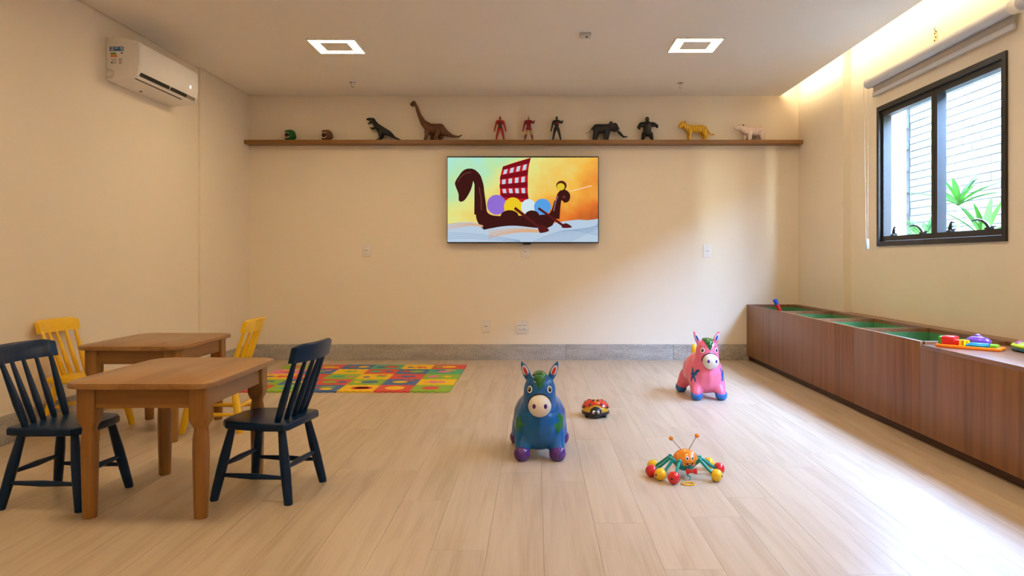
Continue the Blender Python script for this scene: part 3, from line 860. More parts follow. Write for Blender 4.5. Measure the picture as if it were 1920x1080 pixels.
# ------------------------------------------------------------------ shelf
bm = bmesh.new(); box(bm, XL1 - 0.0, XR1, 6.74, BACK, 2.029, 2.065, 0.0015)
tag(finish(bm, 'wall_shelf', M_shelf), 'long brown wooden shelf across the back wall above the television', 'shelf')
SZ = 2.065
def reg(ox, oy, s, base_u, base_v=None):
    """crop coordinates on the shelf's plane -> the toy's own x, z"""
    X0 = (ox + base_u / s - CX) * 0.005
    def f(u, v, y=0.0): return ((ox + u / s - CX) * 0.005 - X0, y, CAMZ + (CY - (oy + v / s)) * 0.005 - SZ)
    return f, X0, 0.005 / s
TOYY = 6.805
def toy(name, label, cat, X0, group='toys on the wall shelf'): return thing(name, label, cat, (X0, TOYY, SZ), 0, None)
def lift_feet(o):
    zmin = min(v.co.z for v in o.data.vertices)
    for v in o.data.vertices: v.co.z -= zmin
    return zmin
def C_(f, k, a, ra, b, rb): return ('c', f(*a), ra * k, f(*b), rb * k)

# gaping heads
def gaper(base_u, label, body_col, k2, tongue):
    f, X0, k = reg(500, 220, 12.0, base_u)
    t = toy('toy_animal_head', label, 'toy', X0)
    m = plain(k2, body_col, 0.45, var=0.15, scale=40, bump=0.3, bscale=90)
    o = base_u - 530
    it = [C_(f, k, (445 + o, 330), 42, (540 + o, 345), 70), C_(f, k, (540 + o, 345), 70, (585 + o, 430), 80), C_(f, k, (585 + o, 430), 80, (545 + o, 470), 62),
          C_(f, k, (545 + o, 470), 62, (445 + o, 475), 42), C_(f, k, (445 + o, 305), 16, (436 + o, 282), 9), ('s', f(560 + o, 400), (90 * k, 110 * k, 115 * k))]
    b = blob('head', m, t, it, 0.0042, 4)
    dz = lift_feet(b)
    yb = -82 * k
    cx, _, cz = f(478 + o, 412); cz -= dz
    bm = bmesh.new(); ball(bm, (cx, yb + 0.013, cz), (0.0235, 0.022, 0.023), 16, 10); finish(bm, 'mouth', plain('mouth_dark', (0.02, 0.008, 0.006), 0.5), t, smooth=True)
    bm = bmesh.new()
    for a0, a1 in ((25, 165), (200, 330)):
        tube(bm, [(cx + 0.0265 * math.cos(math.radians(a)), yb - 0.004, cz + 0.0245 * math.sin(math.radians(a))) for a in [a0 + (a1 - a0) * i / 10 for i in range(11)]], 0.0032, 6)
    finish(bm, 'teeth', plain('teeth_cream', (0.75, 0.66, 0.50), 0.4), t, smooth=True)
    if tongue:
        bm = bmesh.new(); ball(bm, (cx + 0.003, yb - 0.006, cz - 0.013), (0.011, 0.008, 0.005), 12, 8); finish(bm, 'tongue', plain('tongue_red', (0.55, 0.06, 0.02), 0.4), t, smooth=True)
    for sgn in (-1, 1):
        bm = bmesh.new(); ball(bm, (cx - 0.005 + sgn * 0.016, yb + 0.020, cz + 0.038), 0.0045, 10, 8); finish(bm, 'eye', M_black, t, smooth=True)
gaper(530, 'green toy animal head with a wide open mouth on the shelf', (0.006, 0.10, 0.018), 'toy_green', True)
gaper(1360, 'brown toy animal head with a wide open mouth on the shelf', (0.15, 0.062, 0.022), 'toy_brown', False)

# upright dinosaur
f, X0, k = reg(500, 170, 5.053, 1090)
t = toy('toy_dinosaur', 'dark upright meat-eating dinosaur with open jaws on the shelf', 'toy', X0)
it = [C_(f, k, (968, 266), 14, (1005, 278), 25), C_(f, k, (952, 266), 10, (975, 266), 14), C_(f, k, (962, 310), 6, (1000, 290), 13), C_(f, k, (1005, 278), 22, (1045, 335), 27),
      C_(f, k, (1045, 335), 30, (1105, 382), 38), C_(f, k, (1105, 380), 36, (1160, 400), 24), C_(f, k, (1160, 400), 24, (1215, 443), 12), C_(f, k, (1215, 443), 12, (1272, 465), 6)]
for s in (-1, 1):
    yy = s * 0.026
    it += [C_(f, k, (1080, 385, yy), 26, (1085, 425, yy), 19), C_(f, k, (1085, 425, yy), 18, (1070 - 8 * s, 455, yy), 12), C_(f, k, (1070 - 8 * s, 460, yy), 11, (1040 - 8 * s, 464, yy), 8),
           C_(f, k, (1035, 345, yy * 0.8), 9, (1000, 356, yy), 7), C_(f, k, (1000, 356, yy), 7, (982, 352, yy), 5)]
b = blob('body', plain('dino_dark', (0.009, 0.014, 0.016), 0.45, var=0.2, scale=60, bump=0.3, bscale=120), t, it, 0.0036, 3); dz = lift_feet(b)
e = f(990, 282); [ballobj('eye', plain('eye_amber', (0.45, 0.25, 0.03), 0.3), t, (e[0], s_ * 0.019, e[2] - dz), 0.005, 10, 8) for s_ in (-1, 1)]

# long-necked dinosaur
f, X0, k = reg(500, 170, 5.053, 1590)
t = toy('toy_dinosaur', 'brown long-necked dinosaur with a long tail on the shelf', 'toy', X0)
it = [C_(f, k, (1370, 128), 14, (1390, 110), 16), ('s', f(1382, 142), (11 * k,) * 3), C_(f, k, (1395, 108), 15, (1418, 150), 14), C_(f, k, (1418, 150), 14, (1445, 230), 19), C_(f, k, (1445, 230), 19, (1485, 305), 28),
      C_(f, k, (1485, 305), 30, (1545, 355), 46), C_(f, k, (1545, 355), 46, (1640, 362), 52), C_(f, k, (1640, 362), 50, (1690, 395), 32), C_(f, k, (1690, 395), 30, (1760, 428), 14), C_(f, k, (1760, 428), 14, (1815, 436), 9), C_(f, k, (1815, 436), 9, (1850, 418), 5)]
for s in (-1, 1):
    yy = s * 0.030; o = 18 if s > 0 else 0
    it += [C_(f, k, (1525 + o * 2, 390, yy), 27, (1518 + o * 2.5, 430, yy), 20), C_(f, k, (1518 + o * 2.5, 430, yy), 20, (1508 + o * 2.5, 458, yy), 16),
           C_(f, k, (1630 + o, 385, yy), 32, (1612 + o * 2, 430, yy), 22), C_(f, k, (1612 + o * 2, 430, yy), 22, (1598 + o * 2, 458, yy), 17)]
b = blob('body', plain('dino_brown', (0.125, 0.050, 0.020), 0.5, var=0.2, scale=50, bump=0.35, bscale=110), t, it, 0.004, 3); dz = lift_feet(b)
e = f(1385, 112); [ballobj('eye', M_black, t, (e[0], s_ * 0.014, e[2] - dz), 0.004, 10, 8) for s_ in (-1, 1)]

# plain jointed action figures
def figure(base_u, label, mats, fn, arm):
    f, X0, k = reg(890, 190, 6.4, base_u)
    o = base_u
    t = toy('action_figure', label, 'toy figure', X0)
    it = [('s', f(o, 188), (13 * k, 15 * k, 17 * k)), C_(f, k, (o, 200), 9, (o, 222), 11), C_(f, k, (o - 28, 235), 19, (o + 28, 235), 19), C_(f, k, (o, 240), 32, (o, 275), 26),
          C_(f, k, (o, 275), 24, (o, 312), 23)]
    for s in (-1, 1):
        it += [C_(f, k, (o + s * 15, 315), 19, (o + s * 32, 380), 14), C_(f, k, (o + s * 32, 380), 15, (o + s * 47, 452), 10), C_(f, k, (o + s * 47, 458, 0.0), 9, (o + s * 50, 460, -0.014), 7)]
        if s == 1 and arm:
            it += [C_(f, k, (o + 38, 236), 15, (o + 58, 256, -0.02), 11), C_(f, k, (o + 58, 256, -0.02), 11, (o + 66, 244, -0.05), 8), ('s', f(o + 68, 240, -0.056), (9 * k,) * 3)]
        else:
            it += [C_(f, k, (o + s * 40, 236), 15, (o + s * 55, 290), 11), C_(f, k, (o + s * 55, 290), 12, (o + s * 66, 335), 9), ('s', f(o + s * 68, 346), (10 * k,) * 3)]
    b = blob('body', mats, t, it, 0.0032, 2, fn)
    lift_feet(b)
R1 = plain('figure_red', (0.38, 0.006, 0.010), 0.35, var=0.2, scale=60)
R2 = plain('figure_dark', (0.05, 0.006, 0.010), 0.4)
G2 = plain('figure_gold', (0.50, 0.28, 0.08), 0.35)
K2 = plain('figure_black', (0.005, 0.0045, 0.006), 0.4)
R3 = plain('figure_maroon', (0.22, 0.004, 0.010), 0.35, var=0.15)
figure(305, 'all red toy action figure with both arms down on the shelf', [R1, R2], lambda c: 1 if (abs(c.x) < 0.015 and 0.12 < c.z < 0.185) else 0, False)
figure(648, 'red and gold toy action figure with one arm raised on the shelf', [R3, G2], lambda c: 1 if (0.062 < c.z < 0.105 and abs(c.x) < 0.034) or c.z > 0.205 else 0, True)
figure(985, 'black toy action figure with a dark red chest mark on the shelf', [K2, R3], lambda c: 1 if (abs(c.x) < 0.02 and 0.160 < c.z < 0.176 and c.y < 0) else 0, True)

# elephant
f, X0, k = reg(890, 190, 6.4, 1550)
t = toy('toy_elephant', 'dark grey toy elephant with white tusks on the shelf', 'toy', X0)
it = [C_(f, k, (1468, 320), 58, (1585, 318), 56), C_(f, k, (1585, 312), 50, (1670, 300), 44), ('s', f(1680, 290), (42 * k, 40 * k, 42 * k)), C_(f, k, (1705, 310), 28, (1745, 375), 18),
      C_(f, k, (1745, 375), 18, (1788, 418), 12), C_(f, k, (1788, 418), 12, (1828, 414), 8), C_(f, k, (1670, 335), 20, (1685, 350), 10),
      C_(f, k, (1415, 305), 7, (1380, 358), 5), C_(f, k, (1380, 358), 5, (1335, 380), 5)]
for s in (-1, 1):
    yy = s * 0.024; o = 0 if s < 0 else 24
    it += [C_(f, k, (1450 + o, 360, yy), 30, (1432 + o, 445, yy), 21), C_(f, k, (1585 + o * .6, 360, yy), 28, (1566 + o, 445, yy), 21)]
b = blob('body', plain('elephant_grey', (0.016, 0.0155, 0.015), 0.55, var=0.2, scale=50, bump=0.4, bscale=110), t, it, 0.0038, 3); dz = lift_feet(b)
for s in (-1, 1):
    e = f(1632, 285); bm = bmesh.new(); ball(bm, (0, 0, 0), (0.022, 0.006, 0.034), 14, 10, T=Matrix.Rotation(s * 0.35, 4, 'Z'))
    finish(bm, 'ear', plain('elephant_ear', (0.022, 0.021, 0.020), 0.6), t, (e[0], s * 0.034, e[2] - dz + 0.004), smooth=True)
    a, c = f(1722, 338), f(1770, 356)
    bm = bmesh.new(); tube(bm, [(a[0], s * 0.018, a[2] - dz), ((a[0] + c[0]) / 2, s * 0.024, c[2] - dz + 0.001), (c[0], s * 0.024, c[2] - dz + 0.004)], [0.005, 0.0045, 0.002], 8); finish(bm, 'tusk', plain('tusk_white', (0.8, 0.78, 0.72), 0.35), t, smooth=True)

# gorilla
f, X0, k = reg(1180, 190, 5.818, 197)
t = toy('toy_gorilla', 'black toy gorilla standing upright with arms bent on the shelf', 'toy', X0)
it = [('s', f(197, 182), (22 * k, 24 * k, 26 * k)), ('s', f(197, 195, -0.014), (15 * k, 14 * k, 13 * k)), C_(f, k, (140, 242), 28, (255, 242), 28), C_(f, k, (197, 250), 48, (197, 330), 44),
      C_(f, k, (125, 245), 24, (103, 272), 19), C_(f, k, (103, 272), 18, (108, 288, -0.018), 15), C_(f, k, (268, 240), 24, (302, 256), 17), C_(f, k, (302, 256), 17, (300, 272, -0.018), 14),
      C_(f, k, (163, 345), 28, (146, 402), 17), C_(f, k, (232, 345), 28, (250, 402), 17), C_(f, k, (146, 408), 13, (142, 410, -0.02), 9), C_(f, k, (250, 408), 13, (254, 410, -0.02), 9)]
b = blob('body', plain('gorilla_black', (0.004, 0.0045, 0.005), 0.4, var=0.2, scale=50, bump=0.3, bscale=130), t, it, 0.0038, 3); dz = lift_feet(b)
e = f(197, 188); bm = bmesh.new(); ball(bm, (e[0], -0.019, e[2] - dz), (0.013, 0.007, 0.012), 12, 8); finish(bm, 'face', plain('gorilla_face', (0.04, 0.04, 0.042), 0.35), t, smooth=True)

# tiger
f, X0, k = reg(1180, 190, 5.818, 740)
t = toy('toy_tiger', 'yellow striped toy tiger with a hanging tail on the shelf', 'toy', X0)
it = [('s', f(582, 238), (36 * k, 34 * k, 34 * k)), C_(f, k, (565, 255), 22, (553, 262), 15), C_(f, k, (600, 250), 30, (660, 285), 40), C_(f, k, (660, 285), 42, (800, 285), 40), ('s', f(815, 300), (40 * k, 38 * k, 46 * k)),
      ('s', f(612, 208, 0.02), (9 * k,) * 3), ('s', f(606, 208, -0.02), (10 * k,) * 3), C_(f, k, (832, 268), 11, (865, 320), 9), C_(f, k, (865, 320), 9, (895, 350), 9), C_(f, k, (895, 350), 9, (925, 344), 9)]
for s in (-1, 1):
    yy = s * 0.024; o = 0 if s < 0 else -22
    it += [C_(f, k, (662, 315, yy), 26, (662 + o * .3, 365, yy), 17), C_(f, k, (662 + o * .3, 365, yy), 17, (656 + o * .3, 402, yy), 13), C_(f, k, (656 + o * .3, 405, yy), 12, (644 + o * .3, 406, yy), 10),
           C_(f, k, (815 + o, 315, yy), 32, (838 + o, 365, yy), 18), C_(f, k, (838 + o, 365, yy), 17, (836 + o, 402, yy), 13), C_(f, k, (836 + o, 405, yy), 12, (822 + o, 406, yy), 10)]
b = blob('body', [M_tiger, plain('tiger_white', (0.75, 0.66, 0.50), 0.5)], t, it, 0.0036, 3, lambda c: 1 if (c.x < -0.118 and c.z < 0.108 and c.x > -0.15) else 0); dz = lift_feet(b)
e = f(548, 252); bm = bmesh.new(); ball(bm, (e[0] - 0.004, 0, e[2] - dz), 0.005, 10, 8); finish(bm, 'nose', plain('nose_pink', (0.30, 0.08, 0.05), 0.4), t, smooth=True)
e = f(558, 232); [ballobj('eye', M_black, t, (e[0], s_ * 0.018, e[2] - dz), 0.0035, 10, 8) for s_ in (-1, 1)]

# polar bear
f, X0, k = reg(1180, 190, 5.818, 1340)
t = toy('toy_bear', 'pale pinkish white toy polar bear on the shelf', 'toy', X0)
it = [('s', f(1214, 268), (34 * k, 32 * k, 31 * k)), C_(f, k, (1200, 274), 25, (1160, 279), 18), C_(f, k, (1222, 270), 32, (1280, 302), 48), C_(f, k, (1280, 305), 48, (1420, 312), 54),
      ('s', f(1238, 250, -0.016), (10 * k,) * 3), ('s', f(1238, 250, 0.016), (10 * k,) * 3)]
for s in (-1, 1):
    yy = s * 0.026; o = 0 if s > 0 else 1
    it += [C_(f, k, (1285 + 22 * o, 335, yy), 30, (1270 + 40 * o, 398, yy), 19), C_(f, k, (1270 + 40 * o, 402, yy), 15, (1255 + 40 * o, 405, yy), 11),
           C_(f, k, (1430 + 6 * o, 335, yy), 36, (1425 + 22 * o, 398, yy), 20), C_(f, k, (1425 + 22 * o, 402, yy), 15, (1408 + 22 * o, 405, yy), 11)]
b = blob('body', plain('bear_white', (0.80, 0.66, 0.58), 0.5, var=0.08, scale=50, bump=0.2, bscale=120), t, it, 0.0038, 3); dz = lift_feet(b)
e = f(1150, 274); bm = bmesh.new(); ball(bm, (e[0], 0, e[2] - dz), 0.006, 10, 8); finish(bm, 'nose', M_black, t, smooth=True)
e = f(1238, 250)
for s in (-1, 1):
    bm = bmesh.new(); ball(bm, (0, 0, 0), (0.007, 0.004, 0.007), 10, 8); finish(bm, 'inner_ear', M_black, t, (e[0], s * 0.016 - 0.0075, e[2] - dz), smooth=True)
e = f(1192, 258); [ballobj('eye', M_black, t, (e[0], s_ * 0.019, e[2] - dz), 0.003, 10, 8) for s_ in (-1, 1)]

# ------------------------------------------------------------------ tables
def table(loc, rz, label):
    t = thing('play_table', label, 'table', loc, rz)
    bm = bmesh.new(); prism(bm, rrect(0.272, 0.352, 0.075, 7), 0.485, 0.506, 0.005); finish(bm, 'tabletop', M_table, t, smooth=True, angle=35)
    for sx in (-1, 1):
        for sy in (-1, 1):
            bm = bmesh.new()
            loft(bm, [(0, 0.023, 0.023, 2), (0.004, 0.0245, 0.0245, 2), (0.10, 0.027, 0.027, 2), (0.24, 0.030, 0.030, 2), (0.295, 0.029, 0.029, 2), (0.315, 0.026, 0.026, 2), (0.328, 0.0235, 0.0235, 2.2),
                      (0.338, 0.025, 0.025, 3), (0.352, 0.031, 0.031, 5), (0.366, 0.0335, 0.0335, 9), (0.40, 0.0335, 0.0335, 12), (0.485, 0.0335, 0.0335, 12)], 32)
            finish(bm, 'leg', M_tleg, t, (sx * 0.205, sy * 0.270, 0), smooth=True, angle=40)
    for sy in (-1, 1): boxobj('apron', M_tapron, t, -0.172, 0.172, sy * 0.282 - 0.010, sy * 0.282 + 0.010, 0.408, 0.4848)
    for sx in (-1, 1): boxobj('apron', M_table, t, sx * 0.217 - 0.010, sx * 0.217 + 0.010, -0.237, 0.237, 0.408, 0.4848)
    return t
table((-1.440, 2.945, 0), 0, 'low honey wooden table between the two navy chairs')
table((-2.100, 4.055, 0), 0, 'low honey wooden table between the two yellow chairs')

# ------------------------------------------------------------------ chairs (front towards +y)
def chair(mat):
    t = thing('child_chair', '', 'chair')
    pts = []
    for x, y in ((0.125, -0.150), (0.148, -0.135), (0.152, -0.05), (0.152, 0.05), (0.140, 0.115), (0.105, 0.146), (0.05, 0.158)): pts.append((x, y))
    pts = pts + [(-x, y) for x, y in pts[::-1]]
    bm = bmesh.new(); prism(bm, pts, 0.280, 0.311, 0.009, seg=3); finish(bm, 'seat', mat, t, smooth=True, angle=35)
    lp = [(0, 0.0135), (0.10, 0.0155), (0.42, 0.0195), (0.60, 0.0195), (0.85, 0.018), (0.985, 0.0165), (1, 0.0145)]
    feet = {}
    for sx in (-1, 1):
        for sy in (-1, 1):
            bm = bmesh.new(); a, b = V((sx * 0.105, sy * 0.105, 0.288)), V((sx * 0.150, sy * 0.158, 0.0))
            spindle(bm, a, b, lp, 16)
            for v in bm.verts:
                if v.co.z < 0.012: v.co.z = 0.0 if v.co.z < 0.006 else v.co.z
            finish(bm, 'leg', mat, t, smooth=True, angle=60); feet[sx, sy] = (a, b)
    def at(sx, sy, z):
        a, b = feet[sx, sy]; s = (a.z - z) / (a.z - b.z); return a.lerp(b, s)
    sp = [(0, 0.007), (0.15, 0.0085), (0.5, 0.0125), (0.85, 0.0085), (1, 0.007)]
    for sx in (-1, 1):
        bm = bmesh.new(); spindle(bm, at(sx, -1, 0.098), at(sx, 1, 0.098), sp, 12); finish(bm, 'stretcher', mat, t, smooth=True, angle=60)
    for sy in (-1, 1):
        bm = bmesh.new(); spindle(bm, at(-1, sy, 0.135), at(1, sy, 0.135), sp, 12); finish(bm, 'stretcher', mat, t, smooth=True, angle=60)
    # back rail, bowed backwards
    bm = bmesh.new(); rings = []
    R = 0.156
    n = 14
    for i in range(n + 1):
        q = -1 + 2 * i / n
        x = R * q; y = -0.196 + 0.026 * q * q
        zt = 0.620 - 0.010 * max(0, abs(q) - 0.75) / 0.25; zb = 0.548
        th = 0.0115
        rings.append([bm.verts.new(p) for p in ((x, y + th, zb), (x, y + th - 0.014, zt - 0.004), (x, y + th - 0.020, zt), (x, y - th - 0.014 + 0.004, zt), (x, y - th - 0.014, zt - 0.006), (x, y - th, zb))])
    ring_faces(bm, rings)
    finish(bm, 'back_rail', mat, t, smooth=True, angle=45)
    for i in range(5):
        q = -1 + 0.5 * i
        outer = abs(q) == 1
        a = V((q * 0.108, -0.098 + 0.012 * q * q, 0.300)); b = V((q * 0.128, -0.192 + 0.026 * (q * 0.82) ** 2, 0.560))
        r = 0.0135 if outer else 0.0115
        bm = bmesh.new(); spindle(bm, a, b, [(0, r * 0.8), (0.12, r), (0.35, r * 1.12), (0.7, r * 0.85), (1, r * 0.62)], 12)
        finish(bm, 'back_spindle', mat, t, smooth=True, angle=60)
    return t
c0 = chair(M_blue); c1 = chair(M_yel)
def place(c, x, y, facing, label):
    c.location = (x, y, 0); c.rotation_euler = (0, 0, math.radians(facing - 90)); tag(c, label, 'chair', 'small spindle-back chairs at the play tables')
c2 = copy_tree(c0); c3 = copy_tree(c1)
place(c0, -1.092, 2.985, 180 - 9, 'navy blue spindle-back child chair on the foam mat side of its table')
place(c2, -1.868, 2.895, -4, 'navy blue spindle-back child chair on the left wall side of its table')
place(c1, -2.505, 4.060, -4, 'yellow spindle-back child chair against the left wall')
place(c3, -1.785, 4.120, 180 + 2, 'yellow spindle-back child chair on the foam mat side of its table')

# ------------------------------------------------------------------ foam puzzle mat
EV = {'g': (0.26, 0.46, 0.04), 'r': (0.66, 0.075, 0.06), 'y': (0.84, 0.53, 0.008), 'b': (0.055, 0.15, 0.36), 't': (0.07, 0.40, 0.24), 'p': (0.74, 0.20, 0.38)}
EVM = {k: plain('foam_' + k, v, 0.7, var=0.03, bump=0.15, bscale=400) for k, v in EV.items()}
TS, TH = 0.262, 0.010
mat = thing('foam_play_mat', 'colourful interlocking foam puzzle mat on the floor by the back wall', 'play mat', (-0.642, 5.185, 0))
grid = ['gryb gr'.replace(' ', ''), 'ybgrbg', 'grygry', 'tbrybp', 'rytbrg']
insets = {(0, 0): [('o', 'r', .07, .07, 0, .0)], (0, 1): [('o', 'y', .075, .075, 0, .0)], (0, 2): [('o', 'r', .085, .06, 0.02, 0), ('o', 'y', .06, .035, .02, 0)], (0, 3): [('o', 'y', .05, .04, .03, -.04), ('o', 'g', .06, .03, .02, .04), ('s', 'r', .05, .03, -.06, .01)],
          (0, 4): [('o', 't', .06, .05, 0, 0)], (0, 5): [('o', 'y', .05, .05, 0, 0)],
          (1, 0): [('s', 'p', .09, .05, 0, 0)], (1, 1): [('o', 'y', .06, .05, -.01, 0), ('s', 'r', .045, .03, .05, .06)], (1, 2): [('o', 'b', .07, .06, .02, 0), ('s', 'y', .03, .04, -.075, 0)], (1, 3): [('o', 'g', .06, .05, -.03, 0), ('s', 'b', .04, .05, .07, 0)],
          (1, 4): [('o', 'y', .06, .05, 0, 0)], (1, 5): [('s', 'b', .07, .03, 0, .03), ('o', 'p', .06, .03, 0, -.05)],
          (2, 0): [('o', 'p', .05, .05, -.05, 0), ('s', 'y', .04, .05, .06, 0)], (2, 1): [('s', 'b', .08, .05, 0, 0)], (2, 2): [('o', 'b', .03, .03, -.06, -.03), ('o', 'g', .05, .04, .05, .0), ('s', 'r', .05, .02, .04, .06)], (2, 3): [('o', 't', .05, .06, -.03, 0), ('s', 'p', .04, .03, .07, 0)],
          (2, 4): [('o', 'g', .06, .04, .02, 0), ('s', 'y', .04, .04, -.07, 0)], (2, 5): [('o', 'b', .04, .03, -.06, 0), ('s', 'r', .07, .05, .04, 0)],
          (3, 0): [('o', 'p', .06, .05, 0, -.01), ('s', 'b', .06, .03, -.05, 0.05), ('o', 'y', .05, .025, .05, .07)], (3, 1): [('o', 'g', .07, .06, .03, 0), ('s', 'r', .05, .05, -.05, 0)], (3, 2): [('o', 't', .055, .05, -.05, 0), ('s', 'b', .04, .04, .06, 0)], (3, 3): [('s', 'g', .06, .05, 0, 0)],
          (3, 4): [('o', 'g', .05, .04, 0, 0), ('s', 'p', .04, .03, .06, .05)], (3, 5): [('o', 'y', .07, .03, 0, .04), ('s', 'r', .07, .03, .01, -.03)],
          (4, 0): [('o', 'y', .07, .06, 0.01, 0), ('s', 'g', .04, .05, -.08, 0)], (4, 1): [('s', 'r', .06, .04, .03, -.02), ('o', 'b', .03, .03, -.06, -.02)], (4, 2): [('o', 'r', .07, .06, .03, 0), ('o', 'b', .05, .05, -.05, -.02)], (4, 3): [('o', 'y', .05, .05, .05, 0), ('s', 'r', .04, .04, -.05, 0)],
          (4, 4): [('o', 'y', .08, .035, .03, -.03), ('s', 'g', .07, .03, -.01, .04)], (4, 5): [('o', 'r', .06, .05, 0, 0)]}
def teeth(n, amp, phase):
    """the tongue-and-groove line along one side: list of (t, offset)"""
    out = []
    for i in range(n):
        s = 1 if (i + phase) % 2 == 0 else -1
        for fr in (0.10, 0.02, 0.98, 0.90): pass
        out += [((i + 0.12) / n, s * amp * 0.2), ((i + 0.08) / n + 0.006, s * amp), ((i + 0.92) / n - 0.006, s * amp), ((i + 0.88) / n, s * amp * 0.2)]
    return out
TT = teeth(10, 0.0055, 0)
def tile_outline(flat_back, flat_left):
    h = TS / 2; g = 0.0004
    pts = []
    pts += [(-h + TS * t, -h + g + o) for t, o in TT]                                   # front side, left to right
    pts += [(h - g + o, -h + TS * t) for t, o in TT]                                    # right side
    pts += [(h - TS * t, h - g) for t, o in ((0, 0), (1, 0))] if flat_back else [(-h + TS * t, h - g + o) for t, o in TT[::-1]]
    pts += [(-h + g, h - TS * t) for t, o in ((0, 0), (1, 0))] if flat_left else [(-h + g + o, -h + TS * t) for t, o in TT[::-1]]
    return pts
tm = {}
for r in range(5):
    for c in range(6):
        key = (r == 4, c == 5, grid[r][c])
        loc = (-(c + 0.5) * TS, (r + 0.5) * TS, 0)
        if key not in tm:
            bm = bmesh.new(); prism(bm, tile_outline(key[0], key[1]), 0, TH)
            o = finish(bm, 'foam_tile', EVM[key[2]], mat, loc); tm[key] = o.data
        else:
            o = bpy.data.objects.new('foam_tile', tm[key]); C.objects.link(o); o.parent = mat; o.location = loc
        for kind, col, a, b_, dx, dy in insets.get((r, c), []):
            if kind == 'o': pts = ellipse(a * 0.95, b_ * 0.95, 22, dx, dy)
            else:
                pts = []
                for i in range(20):
                    an = 2 * PI * i / 20; rr = 1.0 if (i // 2) % 2 else 0.62
                    pts.append((dx + a * rr * math.cos(an), dy + b_ * rr * math.sin(an)))
            lim = TS / 2 - 0.012
            pts = [(max(-lim, min(lim, x)), max(-lim, min(lim, y))) for x, y in pts]
            bm = bmesh.new(); prism(bm, pts, TH - 0.004, TH + 0.0008 + 0.0004 * (kind == 's'))
            finish(bm, 'inset_shape', EVM[col], o)
for r in range(5):
    bm = bmesh.new()
    pts = [(-0.0 + 0.0004 + o_, TS * t_) for t_, o_ in TT] + [(0.021, TS), (0.021, 0)]
    prism(bm, pts, 0, TH); finish(bm, 'edge_strip', EVM[grid[r][0]], mat, (0, r * TS, 0))

